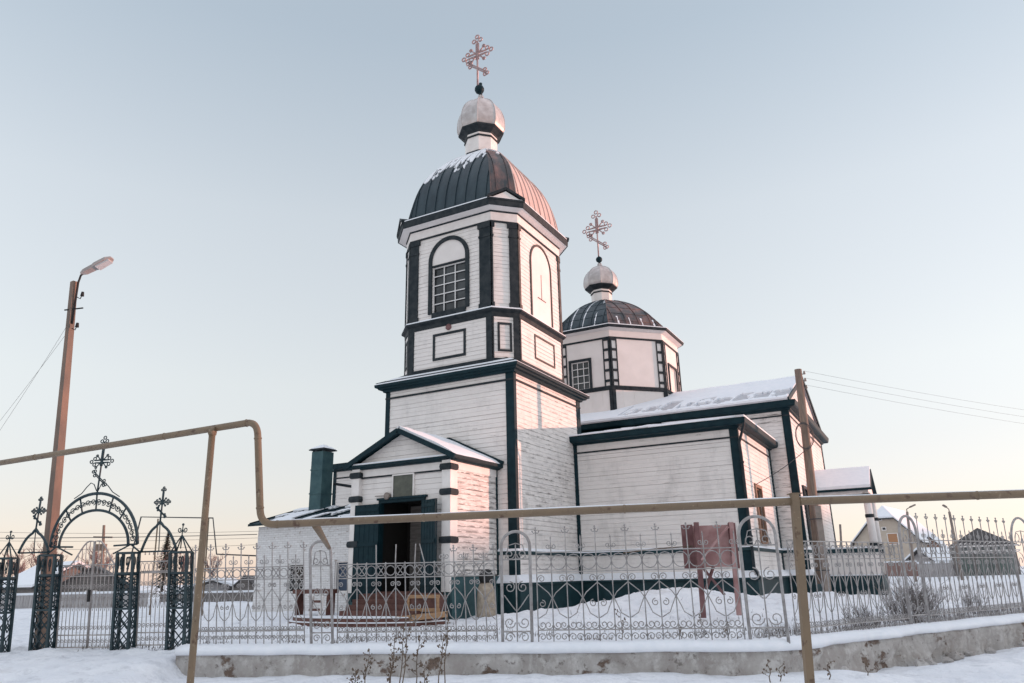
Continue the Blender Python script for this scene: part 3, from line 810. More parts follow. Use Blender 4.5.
for z1, e in ((.365, 1.095), (.495, 1.045), (.625, .99)):
    q = [(-.25+(x+.25)*e, -6.9+(y+6.9)*e, z1) for x, y in pts]; i2 = [(-.25+(x+.25)*(e-.045 if z1 < .6 else .05), -6.9+(y+6.9)*(e-.045 if z1 < .6 else .05), z1) for x, y in pts]
    up_ = V((0, 0, .03)); m_ = len(q)
    mb.add([V(p) for p in q] + [V(p)+up_ for p in q] + [V(p)+up_ for p in i2], [(i, i+1, m_+i+1, m_+i) for i in range(m_-1)] + [(m_+i, m_+i+1, 2*m_+i+1, 2*m_+i) for i in range(m_-1)])
mb.build('landing_snow', M['snow'], landing)

# ---- brick annex on the north side of the porch
ax0, ax1, ay = -8.05, -2.02, -4.5
AW = Face((ax0, ay), (ax1, ay)); AN = Face((ax0, 2), (ax0, ay)); adx = (ax0+ax1)/2
mb = MB()
def wall_holes(m, F, z0, z1, holes, o=0.0, depth=.3):
    us = sorted({-F.h, F.h} | {h[0] for h in holes} | {h[1] for h in holes}); zs = sorted({z0, z1} | {h[2] for h in holes} | {h[3] for h in holes})
    for a, b in zip(us, us[1:]):
        for c_, d_ in zip(zs, zs[1:]):
            um, zm = (a+b)/2, (c_+d_)/2
            if any(h[0] < um < h[1] and h[2] < zm < h[3] for h in holes): continue
            F.box(m, a, b, c_, d_, -depth, o)
hA = [(-6.3-adx, -5.45-adx, 1.30, 2.38), (-3.92-adx, -3.15-adx, 1.30, 2.40)]
wall_holes(mb, AW, .1, 3.84, hA); AN.box(mb, -AN.h, AN.h-.3, .1, 3.84, -.3, 0)
annex = mb.build('annex', M['brickwhite'], church)
for i, h in enumerate(hA):
    w = sub(annex, 'window', M['glass'] if i == 0 else plain('blue_pane', (.012, .04, .09), .3), lambda m: AW.box(m, h[0], h[1], h[2], h[3], -.2, -.16))
    if i == 0:
        def grille(m):
            AW.frame(m, h[0], h[1], h[2], h[3], .06, -.12, -.05)
            for k in range(3):
                u = h[0]+(k+.5)*(h[1]-h[0])/3
                for z in (1.55, 1.85, 2.15): m.tube([AW.P(u+.11*math.cos(t*.7854), z+.13*math.sin(t*.7854), -.06) for t in range(8)], .014, 4, True)
        sub(w, 'grille', M['bars'], grille)
    else: sub(w, 'frame', M['trimwhite'], lambda m: AW.frame(m, h[0], h[1], h[2], h[3], .05, -.15, -.04))
def aroof(m):
    a = [V((ax0-.28, ay-.32, 3.86)), V((ax1, ay-.32, 3.86)), V((ax1, -2.0, 4.62)), V((ax0-.28, -2.0, 4.62))]
    m.hexa(a + [p+V((0,0,.09)) for p in a])
    m.box(ax0-.28, ax1, -2.0, 2.2, 4.5, 4.7)
ar = sub(annex, 'roof', M['teal'], aroof)
def aseam(m):
    for i in range(9):
        x = ax0-.2+i*.68; m.beam((x, ay-.3, 3.97), (x, -2.0, 4.73), .04, .06)
sub(ar, 'seams', M['teal'], aseam)
def asnow(m):
    nx, ny = 60, 26
    for i in range(nx):
        for j in range(ny):
            x0 = ax0-.25+(ax1-ax0+.2)*i/nx; x1 = ax0-.25+(ax1-ax0+.2)*(i+1)/nx
            t0, t1 = j/ny, (j+1)/ny; tm = (t0+t1)/2; xm = (x0+x1)/2
            fr = ((xm-ax0+.2)/.68) % 1
            if noise.noise((xm*.8, tm*1.2, 4))*.6 + noise.noise((xm*2.2, tm*5, 8))*.35 - abs(fr-.5)*.3 < .02 - .25*(tm > .82) - .1*(tm < .08): continue
            yy = lambda t: ay-.30+(2.8)*t
            zz = lambda t: 3.955+.758*t
            q = [V((x0,yy(t0),zz(t0))), V((x1,yy(t0),zz(t0))), V((x1,yy(t1),zz(t1))), V((x0,yy(t1),zz(t1)))]
            m.hexa(q + [p+V((0,0,.07)) for p in q])
sub(ar, 'roof_snow', M['snow'], asnow)
def chim(m):
    m.box(-7.0, -6.36, -2.85, -2.2, 4.2, 7.0)
    for z in (5.2, 6.2): m.ring(rect(-7.0, -6.36, -2.85, -2.2), [(0,z),(.02,z),(.02,z+.06),(0,z+.06)])
ch = sub(annex, 'chimney', M['tealbase'], chim)
sub(ch, 'chimney_cap', M['char'], lambda m: (m.box(-7.1, -6.26, -2.95, -2.1, 7.06, 7.10), m.lathe((-6.68,-2.525,0), [(.58,7.105),(.1,7.28)], 4, False, math.pi/4), m.box(-6.98,-6.92,-2.83,-2.77,7.0,7.06), m.box(-6.44,-6.38,-2.83,-2.77,7.0,7.06)))
sub(ch, 'cap_snow', M['snow'], lambda m: m.lathe((-6.68,-2.525,0), [(.55,7.13),(.42,7.2),(.08,7.33)], 4, False, math.pi/4))
sub(annex, 'stove_pipe', M['char'], lambda m: m.tube([(-6.2,-2.3,5.65),(-5.2,-1.6,5.45),(-4.6,-1.2,5.4)], .06, 7))

# ---- nave block (trapeza)
nx0, nx1, ny0, ny1 = -10.27, 9.85, 2.25, 8.77
NW = Face((nx0, ny0), (nx1, ny0)); NS = Face((nx1, ny0), (nx1, ny1)); NN = Face((nx0, ny1), (nx0, ny0)); nsy = (ny0+ny1)/2; ndx = (nx0+nx1)/2
mb = MB(); siding(mb, NW, 1.62, 7.0)
nave = mb.build('nave', M['white'], church)
mb = MB(); siding(mb, NS, 1.62, 7.0, holes=[(4.35-nsy, 5.45-nsy, 2.8, 4.95)]); mb.build('side_wall', M['white'], nave)
mb = MB(); siding(mb, NN, 1.62, 7.0); mb.build('side_wall', M['white'], nave)
nrect = rect(nx0, nx1, ny0, ny1)
corner_boards(nrect, nave, 1.62, 7.0, .28, .05, M['teal'])
sub(nave, 'corner_board', M['teal'], lambda m: NW.box(m, 2.985-ndx, 3.17-ndx, 1.62, 7.0, -.02, .05))
sub(nave, 'frieze_band', M['char'], lambda m: m.ring(nrect, [(0,6.60),(.055,6.60),(.055,6.66),(0,6.66)]))
sub(nave, 'cornice', M['teal'], lambda m: m.ring(nrect, [(0,6.95),(.12,6.97),(.14,7.02),(.38,7.05),(.42,7.10),(.44,7.28),(.1,7.34),(0,7.32)]))
sub(nave, 'belt', M['tealdark'], lambda m: m.ring(nrect, [(0,2.44),(.09,2.46),(.10,2.56),(0,2.60)]))
sub(nave, 'belt_snow', M['snow'], lambda m: m.ring(nrect, [(.02,2.60),(.10,2.565),(.095,2.61),(.02,2.67)]))
sub(nave, 'plinth', M['tealdark'], lambda m: m.ring(nrect, [(0,.1),(.2,.1),(.2,1.42),(.30,1.44),(.30,1.50),(0,1.64)]))
sub(nave, 'plinth_snow', M['snow'], lambda m: m.ring(nrect, [(.03,1.64),(.30,1.505),(.29,1.56),(.03,1.76)]))
def nroof(m):
    a = [(nx0-.45,ny0-.45,7.29),(nx1+.45,ny0-.45,7.29),(nx1+.45,ny1,7.29),(nx0-.45,ny1,7.29)]
    b = [(nx0+5,ny1,8.75),(nx1-5,ny1,8.75)]
    m.add(a+b, [(0,1,5,4),(1,2,5),(3,0,4)])
nr = sub(nave, 'roof', M['teal'], nroof)
def nave_snow(m):
    nx, nyy = 110, 12
    x0, x1 = 3.0, nx1+.42
    for i in range(nx):
        for j in range(nyy):
            t0, t1 = j/nyy, (j+1)/nyy
            def pt(u, t):
                lo, hi = x0, x1-t*5.45
                return V((lo+(hi-lo)*u, ny0-.43+t*(ny1-ny0+.43), 7.30+t*1.455))
            u = (i+.5)/nx; p = pt(u, (t0+t1)/2)
            if j < 2 and noise.noise((p.x*.55, j*1.7, 2.2)) > .30: continue
            q = [pt(i/nx, t0), pt((i+1)/nx, t0), pt((i+1)/nx, t1), pt(i/nx, t1)]
            h = .045+.04*noise.noise((p.x*1.2, p.y*1.5, 6))
            m.hexa(q + [w+V((0,0,h)) for w in q])
sub(nr, 'roof_snow', M['snow'], nave_snow)
def nave_snow2(m):
    a = V((nx1+.42, ny0-.42, 7.30)); b = V((nx1+.42, ny1, 7.30)); c_ = V((nx1-5, ny1, 8.76)); t = V((0,0,.08))
    m.prism([a, b, c_], t)
sub(nr, 'side_snow', M['snow'], nave_snow2)
def dpipe(m):
    m.tube([(nx1+.36, ny0-.36, 7.2), (nx1+.36, ny0-.36, 7.0), (nx1+.08, ny0-.12, 6.4), (nx1+.10, ny0-.14, 5.9), (nx1+.10, ny0-.14, 1.8), (nx1+.3, ny0-.35, 1.5)], .055, 8)
    for z in (5.6, 4.2, 2.9): m.tube([(nx1+.10, ny0-.14, z), (nx1+.10, ny0-.14, z+.08)], .075, 8)
sub(nave, 'downpipe', M['char'], dpipe)
w = sub(nave, 'window', M['glass'], lambda m: NS.box(m, 4.35-nsy, 5.45-nsy, 2.8, 4.95, -.15, -.1))
sub(w, 'frame', plain('bare_wood_frame', (.22, .13, .09), .8, (.33, .21, .15), 5), lambda m: (NS.frame(m, 4.25-nsy, 5.55-nsy, 2.7, 5.05, .13, .0, .09), grid(m, NS, 4.37-nsy, 5.43-nsy, 2.82, 4.93, 2, 4, .04, -.09, -.03)))

# ---- transept with south gable
tx, ty0, ty1 = 10.9, 8.77, 20.2; tyc = (ty0+ty1)/2
trect = rect(-tx, tx, ty0, ty1)
TWf = Face((-tx, ty0), (tx, ty0)); TSf = Face((tx, ty0), (tx, ty1)); TNf = Face((-tx, ty1), (-tx, ty0))
mb = MB(); siding(mb, TWf, 1.62, 8.8)
trans = mb.build('transept', M['white_worn'], church)
for F in (TSf, TNf):
    mb = MB(); siding(mb, F, 1.62, 8.8, holes=[(-4.6,-3.4,2.9,5.3)] if F is TSf else ()); mb.build('side_wall', M['white'], trans)
corner_boards(trect, trans, 1.62, 8.8, .29, .05, M['teal'])
sub(trans, 'frieze_band', M['char'], lambda m: m.ring(trect, [(0,8.47),(.055,8.47),(.055,8.53),(0,8.53)]))
sub(trans, 'cornice', M['teal'], lambda m: m.ring(trect, [(0,8.72),(.12,8.74),(.14,8.80),(.36,8.84),(.40,8.90),(.44,9.12),(.1,9.20),(0,9.15)]))
sub(trans, 'belt', M['tealdark'], lambda m: m.ring(trect, [(0,2.44),(.09,2.46),(.10,2.56),(0,2.60)]))
sub(trans, 'belt_snow', M['snow'], lambda m: m.ring(trect, [(.02,2.60),(.10,2.565),(.095,2.61),(.02,2.67)]))
sub(trans, 'plinth', M['tealdark'], lambda m: m.ring(trect, [(0,.1),(.2,.1),(.2,1.42),(.30,1.44),(.30,1.50),(0,1.64)]))
sub(trans, 'plinth_snow', M['snow'], lambda m: m.ring(trect, [(.03,1.64),(.30,1.505),(.29,1.56),(.03,1.76)]))
zr, ze, ex, gx = 11.50, 9.13, .46, .14
def troof(m):
    for sg, y in ((-1, ty0-ex), (1, ty1+ex)):
        a = [V((-tx-gx,y,ze)), V((tx+gx,y,ze)), V((tx+gx,tyc,zr)), V((-tx-gx,tyc,zr))]
        m.hexa(a + [p+V((0,0,.07)) for p in a])
tr = sub(trans, 'roof', plain('frosted_sheet', (.40, .40, .43), .5, (.54, .54, .57), 2.5), troof)
for F in (TSf, TNf): sub(trans, 'gable_wall', M['white'], lambda m: siding(m, F, 9.15, 11.4, clip=lambda z: (-(11.42-z)/2.3*5.7, (11.42-z)/2.3*5.7)))
for x in (tx+gx+.02, -tx-gx-.02):
    for y in (ty0-ex, ty1+ex): sub(trans, 'rake_board', M['teal'], lambda m: m.beam((x, y, ze), (x, tyc, zr+.02), .07, .2))
def trsnow(m):
    nx, ny = 170, 26; rng = random.Random(5)
    for i in range(nx):
        for j in range(ny):
            t0, t1 = j/ny, (j+1)/ny; x0 = -1+(tx+gx+1)*i/nx; x1 = -1+(tx+gx+1)*(i+1)/nx; xm = (x0+x1)/2; tm = (t0+t1)/2
            k = math.floor(xm/.92); fr = (xm/.92) % 1 + .09*noise.noise((tm*9, k*1.7, 4))
            top = .36+.30*noise.noise((k*1.37, 5.5, 0))+.05*noise.noise((xm*5, tm*9, 0))
            bare = .07+.04*noise.noise((xm*3, k, 7)) < tm < top and .13+.10*noise.noise((tm*14, k, 1)) < fr and xm > 2.6 and noise.noise((xm*2.1, tm*6, 3)) > -.32
            if bare: continue
            yy = lambda t: ty0-ex+.02+(tyc-ty0+ex)*t
            zz = lambda t: ze+.07+(zr-ze)*t
            q = [V((x0,yy(t0),zz(t0))), V((x1,yy(t0),zz(t0))), V((x1,yy(t1),zz(t1))), V((x0,yy(t1),zz(t1)))]
            h = .10+.03*noise.noise((xm*.9, tm*3, 2))
            m.hexa(q + [p+V((0,0,h)) for p in q])
sub(tr, 'roof_snow', M['snow'], trsnow)
w = sub(trans, 'window', M['glass'], lambda m: TSf.box(m, -4.6, -3.4, 2.9, 5.3, -.15, -.1))
sub(w, 'frame', M['char'], lambda m: (TSf.frame(m, -4.72, -3.28, 2.8, 5.42, .14, .0, .1), grid(m, TSf, -4.6, -3.4, 2.9, 5.3, 2, 4, .04, -.09, -.03)))

# ---- octagon over the crossing
O2, C2, yc = 3.86, 1.54, 14.75
o2 = octo(O2, C2, .13, yc); F2 = faces(o2); QW, QSW, QS = F2[0], F2[1], F2[2]
mb = MB()
for i, F in enumerate(F2): wall_holes(mb, F, 8.9, 15.0, [(-.86, .24, 11.60, 13.3)] if i == 0 else [(-.7, .7, 11.6, 13.2)] if i == 2 else [], 0, .2)
octg = mb.build('octagon', M['panel'], church)
def battens(m):
    for F in F2:
        k = 5
        for i in range(1, k): 
            u = -F.h+2*F.h*i/k; F.box(m, u-.006, u+.006, 9.0, 11.5, 0, .012)
sub(octg, 'board_joints', M['trimwhite'], battens)
sub(octg, 'frieze_band', M['char'], lambda m: m.ring(o2, [(0,14.40),(.05,14.40),(.05,14.50),(0,14.50)]))
sub(octg, 'belt', M['char'], lambda m: m.ring(o2, [(0,11.42),(.05,11.44),(.06,11.54),(.10,11.58),(.10,11.62),(0,11.68)]))
for i, F in enumerate(F2):
    for sg in (-1, 1):
        u0, u1 = (F.h-.10, F.h) if sg > 0 else (-F.h, -F.h+.10)
        sub(octg, 'corner_post', M['char'], lambda m: (F.box(m, u0, u1, 11.66, 14.4, -.01, .06), F.box(m, u0-(.08 if sg > 0 else 0), u1+(.08 if sg < 0 else 0), 8.9, 11.42, -.01, .05)))
        def ladder(m):
            a, b = (F.h-.42, F.h-.36) if sg > 0 else (-F.h+.36, -F.h+.42)
            F.box(m, a, b, 11.66, 14.4, 0, .045)
            lo, hi = min(a, u0), max(b, u1)
            for k in range(5): F.box(m, lo, hi, 11.66+k*.6+.22, 11.66+k*.6+.36, 0, .042)
        sub(octg, 'ladder_strip', M['char'], ladder)
w = sub(octg, 'window', M['glass'], lambda m: QW.box(m, -.86, .24, 11.60, 13.3, -.12, -.08))
sub(w, 'frame', M['char'], lambda m: QW.frame(m, -1.0, .38, 11.50, 13.43, .14, .0, .07))
sub(w, 'muntins', M['bars'], lambda m: grid(m, QW, -.86, .24, 11.63, 13.29, 3, 4, .035, -.06, -.01, .06))
w = sub(octg, 'window', M['panel'], lambda m: QS.box(m, -.7, .7, 11.60, 13.2, -.12, -.08))
sub(w, 'frame', M['char'], lambda m: QS.frame(m, -.82, .82, 11.50, 13.32, .12, .0, .07))
sub(octg, 'eave', M['char'], lambda m: m.ring(o2, [(.28,14.99),(.36,15.0),(.40,15.13),(.2,15.20),(-.3,15.26),(-.3,15.0)]))
sub(octg, 'soffit', M['panel'], lambda m: m.ring(o2, [(.005,14.90),(.29,14.985),(.29,15.01),(.005,15.01)]))
sub(octg, 'eave_snow', M['snow'], lambda m: m.ring(o2, [(.385,15.14),(.37,15.19),(.12,15.28),(.05,15.23)]))
cdome = MB().lathe((0,yc,0), [(.7,15.3),(.6,17.5)], 8).build('crossing_dome', M['dark'], church)
cp = [(.96,15.2),(.925,15.6),(.82,16.25),(.64,16.95),(.475,17.42),(.31,17.78),(.19,18.0)]
dm2 = [M['dome_teal'], M['dome_mix'], M['dome_mix'], M['dome_mix'], M['dome_teal'], M['dome_teal'], M['dome_teal'], M['dome_teal']]
_, DF2 = dome(cdome, o2, (.05, yc), cp, dm2, .75, .035, .55)
dome_snow(cdome, DF2[0], lambda o, v, z: (abs(((o+20)/.75) % 1-.5) < .035+.03*noise.noise((o, z*3, 1)) and noise.noise((math.floor(o/.75)*1.9, z*.8, 3)) > -.05) or z < 15.30+.10*noise.noise((o*4, 0, 4)) or noise.noise((o*1.6, z*2.0, 8)) > .5, 80, .015)
dome_snow(cdome, DF2[1], lambda o, v, z: (abs(((o+20)/.75) % 1-.5) < .05 and z < 15.9+.4*noise.noise((math.floor(o/.75)*1.9, 2, 3))) or z < 15.27+.12*noise.noise((o*4, 0, 6)), 56, .015)
cupola(-.12, yc, 17.95, 18.85, .60, 1.00, 20.6, 21.1, .21, 21.2, 24.5, .03)

# ---- side porch on the south gable
sx0, sx1, shw = 10.93, 13.45, 1.55
sp = MB()
sp.box(sx0+.3, sx1, tyc-shw-.06, tyc-shw+.06, 1.45, 2.45)
sporch = sp.build('side_porch', M['panel'], church)
sub(sporch, 'parapet', M['panel'], lambda m: m.box(sx0+.3, sx1, tyc+shw-.06, tyc+shw+.06, 1.45, 2.45))
def sbase(m):
    m.box(sx0+.02, sx1+.05, tyc-shw-.12, tyc+shw+.12, .2, 1.42)
sub(sporch, 'plinth', M['tealdark'], sbase)
sub(sporch, 'plinth_snow', M['snow'], lambda m: (m.box(sx0+.3, sx1+.04, tyc-shw-.11, tyc-shw-.063, 1.425, 1.48)))
sub(sporch, 'rail_cap', M['tealdark'], lambda m: (m.box(sx0+.3, sx1+.06, tyc-shw-.11, tyc-shw+.11, 2.452, 2.64), m.box(sx0+.3, sx1+.06, tyc+shw-.11, tyc+shw+.11, 2.452, 2.64)))
sub(sporch, 'rail_snow', M['snow'], lambda m: (m.box(sx0+.3, sx1+.05, tyc-shw-.10, tyc-shw+.10, 2.645, 2.72),))
for y in (tyc-shw, tyc+shw):
    b = MB(); b.lathe((sx1-.12, y, 0), [(.17,2.6),(.17,5.2)], 12); p = b.build('pillar', M['trimwhite'], sporch)
    for z in (5.05, 4.1, 2.8):
        b = MB(); b.lathe((sx1-.12, y, 0), [(.17,z-.08),(.20,z-.07),(.20,z+.07),(.17,z+.08)], 12); b.build('pillar_band', M['char'], p)
sub(sporch, 'beam', M['trimwhite'], lambda m: (m.box(sx0+.3, sx1, tyc-shw-.1, tyc-shw+.1, 5.14, 5.36), m.box(sx0+.3, sx1, tyc+shw-.1, tyc+shw+.1, 5.14, 5.36), m.box(sx1-.1, sx1, tyc-shw+.1, tyc+shw-.1, 5.14, 5.36)))
sub(sporch, 'gable', M['trimwhite'], lambda m: m.prism([(sx1-.05,tyc-shw-.1,5.36),(sx1-.05,tyc+shw+.1,5.36),(sx1-.05,tyc,6.26)], (.05,0,0)))
def sroof(m, t0, t1, e):
    for sg in (-1, 1):
        a = [V((sx0+.03,tyc+sg*(shw+.3-e),5.28+e*.6)), V((sx1+.18-e,tyc+sg*(shw+.3-e),5.28+e*.6)), V((sx1+.18-e,tyc,6.36)), V((sx0+.03,tyc,6.36))]
        if sg > 0: a = a[::-1]
        m.hexa([p+V((0,0,t0)) for p in a] + [p+V((0,0,t1)) for p in a])
sr = sub(sporch, 'roof', M['teal'], lambda m: sroof(m, 0, .09, 0))
sub(sr, 'roof_snow', M['snow'], lambda m: sroof(m, .094, .24, .05))

# ================================================================== fence, wall and gate
class Pl:
    """a vertical plane in the (right, forward) frame of the street"""
    def __init__(s, o, d, lean=0., z0=.4):
        s.o = W(*o); s.d = (RT*d[0]+FW*d[1]).normalized(); s.n = V((s.d.y, -s.d.x, 0)); s.lean = lean; s.z0 = z0
    def P(s, u, z, o=0.0): return s.o + s.d*(u + s.lean*(z-s.z0)) + s.n*o + V((0, 0, z))
    def leaned(s, k):
        q = Pl((0, 0), (1, 0), k, s.z0); q.o, q.d, q.n = s.o, s.d, s.n; return q
PL1 = Pl(FA, FD1); PL2 = Pl(FB, FD2)

def wall():
    # the low wall runs along the fence, round the bend and on to the right
    pth = [(FA[0]-.15 + FD1[0]*t, FA[1]+.02 + FD1[1]*t) for t in [x*.3 for x in range(0, 39)]]
    a = pth[-1]; e = (FB[0]+FD2[0]*1.3, FB[1]+FD2[1]*1.3)
    for t in (.2, .4, .6, .8, 1):
        c = (5.15, 15.13); q = [(1-t)**2*a[i]+2*t*(1-t)*c[i]+t*t*e[i] for i in (0, 1)]; pth.append(tuple(q))
    pth += [(e[0]+FD2[0]*x*.3, e[1]+FD2[1]*x*.3) for x in range(1, 50)]
    def sect(i, prof, jit):
        p = V((*pth[i], 0)); q = V((*pth[min(i+1, len(pth)-1)], 0)) - V((*pth[max(i-1, 0)], 0)); q.normalize()
        nn = V((q.y, -q.x, 0))   # toward the street
        out = []
        for o, z in prof:
            l, d = p.x+nn.x*o, p.y+nn.y*o
            k_ = 1+1.3*sstep(l, 4.5, 7); j = (noise.noise((l*1.9, d*1.9, z*2.5))+.6*noise.noise((l*4.6, d*4.6, z*6)))*jit*k_
            out.append(W(l+nn.x*j, d+nn.y*j, z + noise.noise((l*.9, d*.9, 7))*jit*.5))
        return out
    def loft(prof, jit, name, mat, parent=None, base=None):
        mb = MB(); n = len(prof); vs = []
        for i in range(len(pth)): vs += sect(i, prof, jit)
        fs = [(i*n+k, i*n+(k+1) % n, (i+1)*n+(k+1) % n, (i+1)*n+k) for i in range(len(pth)-1) for k in range(n)]
        fs += [tuple(range(n)), tuple((len(pth)-1)*n+k for k in range(n-1, -1, -1))]
        mb.add(vs, fs, True)
        return mb.build(name, mat, parent, base)
    w = loft([(.26,-.9),(.26,-.5),(.27,-.34),(.25,-.2),(.27,-.08),(.25,.05),(.26,.17),(.25,.28),(-.24,.30),(-.24,-.9)], .07, 'stone_wall', M['plaster'], None, W(FA[0], FA[1], -.4))
    tag(w, 'low crumbling plastered stone wall carrying the iron fence, snow on top', 'wall')
    loft([(.30,.27),(.33,.33),(.29,.41),(.16,.46),(-.1,.47),(-.27,.43),(-.30,.33),(-.26,.27)], .05, 'snow_cap', M['snow'], w)
    # chips and stones fallen at its foot
wall()
rng = random.Random(11)
for i in range(9):
    l = rng.uniform(5.5, 13); k = (l-FB[0])/FD2[0]; d = FB[1]+FD2[1]*k - rng.uniform(.45, .8)
    r = rng.uniform(.07, .17); z = gz(l, d)
    mb = MB(); mb.lathe(W(l, d, z+r*.3), [(r*.5,-r*.7),(r,-r*.2),(r*.9,r*.3),(r*.4,r*.6)], 7, False, rng.random()*6)
    for v in mb.v: v += V((rng.uniform(-.25,.25)*r, rng.uniform(-.25,.25)*r, rng.uniform(-.2,.2)*r))
    o = mb.build('stone', M['plaster'], None, W(l, d, z))
    tag(o, 'broken lump of plaster lying in snow at the foot of the wall', 'stone', 'stones at the foot of the wall')

def fence_panel(pl, s0, s1, zt, zr, zb, z0, g, label, spike, ringk=True, r=.0125):
    """rails, bars with spikes, ring row and scrollwork"""
    T = thing('iron_fence', pl.P((s0+s1)/2, z0), label, 'fence panel', 'scrolled iron panels of the churchyard fence')
    for z in (zt, zr, zb):
        b = MB(); b.beam(pl.P(s0, z), pl.P(s1, z), .03, .022); b.build('rail', M['fence'], T)
    nb = max(2, round((s1-s0)/g)); gg = (s1-s0)/nb
    for i in range(nb+1):
        u = s0+i*gg; b = MB(); top, kind = spike(i, nb)
        lean = 0
        if kind == 'bent': lean = random.choice((-.10, .02, 0, .03))
        b.tube([pl.P(u, z0-.05), pl.P(u, zt), pl.P(u+lean, top)], r, 5)
        if kind == 'cross':
            for q in (-.07, .07): 
                b.tube([pl.P(u, top-.10), pl.P(u+q*.7, top-.11), pl.P(u+q, top-.075)], r*.8, 4)
                b.sphere(pl.P(u+q, top-.07), .018, 6)
            b.sphere(pl.P(u, top), .022, 6)
            b.tube([pl.P(u-.03, top-.05), pl.P(u+.03, top-.05)], r*.8, 4)
        if kind == 'short':
            b.tube([pl.P(u, top-.03), pl.P(u, top+.03)], [r*1.4, .002], 5)
            for q in (-1, 1): b.tube([pl.P(u+q*x, z) for x, z in spiral((.058, zt+.12), .055, .018, 180, 1.2, 12)], r*.7, 4)
        b.build('bar', M['fence'], T)
    b = MB(); e = r*.8
    rr = min(gg*.5, (zt-zr)/2)-.005
    for i in range(nb):
        u = s0+(i+.5)*gg
        if ringk: b.tube([pl.P(u+rr*math.cos(k*math.pi/6), (zt+zr)/2+rr*math.sin(k*math.pi/6), .012) for k in range(12)], e, 4, True)
        if i % 2 == 0 and g < .26:
            for q in (-1, 1): b.tube([pl.P(u-q*gg/2, zt), pl.P(u, (zt+zr)/2), pl.P(u+q*gg/2, zr)], e, 4)
    H = zr-zb
    for i in range(0, nb+1, 2):
        u = s0+i*gg
        for q in (-1, 1):
            if not (s0-.01 <= u+q*gg <= s1+.01): continue
            c = (u+q*gg*.30, zr-.13)
            sp = spiral(c, gg*.26, gg*.07, 200 if q > 0 else -20, -1.35*q, 16)
            b.tube([pl.P(x, z) for x, z in sp], e, 4)
            b.tube([pl.P(u+q*.01, zr-H*.20), pl.P(u+q*gg*.35, zr-H*.27), pl.P(u+q*gg*.75, zr-H*.36), pl.P(u+q*gg, zr-H*.46)], e, 4)
            if (i//2) % 2 == 0:
                c = (u+q*gg*.32, zr-H*.55); b.tube([pl.P(x, z) for x, z in spiral(c, gg*.24, gg*.07, 90, -1.2*q, 14)], e, 4)
            b.tube([pl.P(u+q*gg, zr-H*.44), pl.P(u+q*gg*.7, zr-H*.62), pl.P(u+q*gg*.55, zr-H*.72), pl.P(u+q*.02, zr-H*.80)], e, 4)
    for i in range(nb+1):
        u = s0+i*gg
        for q in (-1, 1):
            if not (s0-.01 <= u+q*gg*.5 <= s1+.01): continue
            b.tube([pl.P(x, z) for x, z in spiral((u+q*gg*.30, zb+gg*.30), gg*.27, gg*.08, 180 if q > 0 else 0, 1.25*q, 14)], e, 4)
            b.tube([pl.P(x, z) for x, z in spiral((u+q*gg*.28, zb-.13), min(gg*.25, .09), gg*.06, 180 if q > 0 else 0, -1.25*q, 12)], e, 4)
    b.build('scrollwork', M['fence'], T)
    return T
def alt(tall, short, k0='cross'): return lambda i, n: (tall, k0) if i % 2 == 0 else (short, 'short')
fence_panel(PL1.leaned(-.08), .05, 2.60, 2.02, 1.77, .72, .42, .182, 'fence panel in front of the whitewashed brick annex, cross-topped spikes', alt(2.52, 2.26))
fence_panel(PL1.leaned(-.04), 3.32, 6.72, 2.03, 1.745, .67, .40, .2125, 'fence panel before the porch with four bare bent rods in place of spikes',
            lambda i, n: ((2.42, 'bent') if i in (4, 6, 8, 9) else (2.36, 'cross') if i > 10 and i % 2 == 0 else (2.2, 'short') if i > 10 else (2.06, 'plain')))
fence_panel(PL1, 7.55, 11.55, 2.17, 1.78, .67, .40, .308, 'widely spaced tall fence panel before the snow drift and red notice board', alt(2.67, 2.48), True)
fence_panel(PL2.leaned(.04), .75, 5.10, 2.29, 1.93, .60, .38, .215, 'fence panel without spikes, right of the ochre pipe post', lambda i, n: (2.29, 'plain'))
fence_panel(PL2.leaned(.09), 6.05, 11.2, 2.36, 1.94, .62, .40, .245, 'far right fence panel with tall cross spikes, in front of the gazebo', alt(3.0, 2.62))
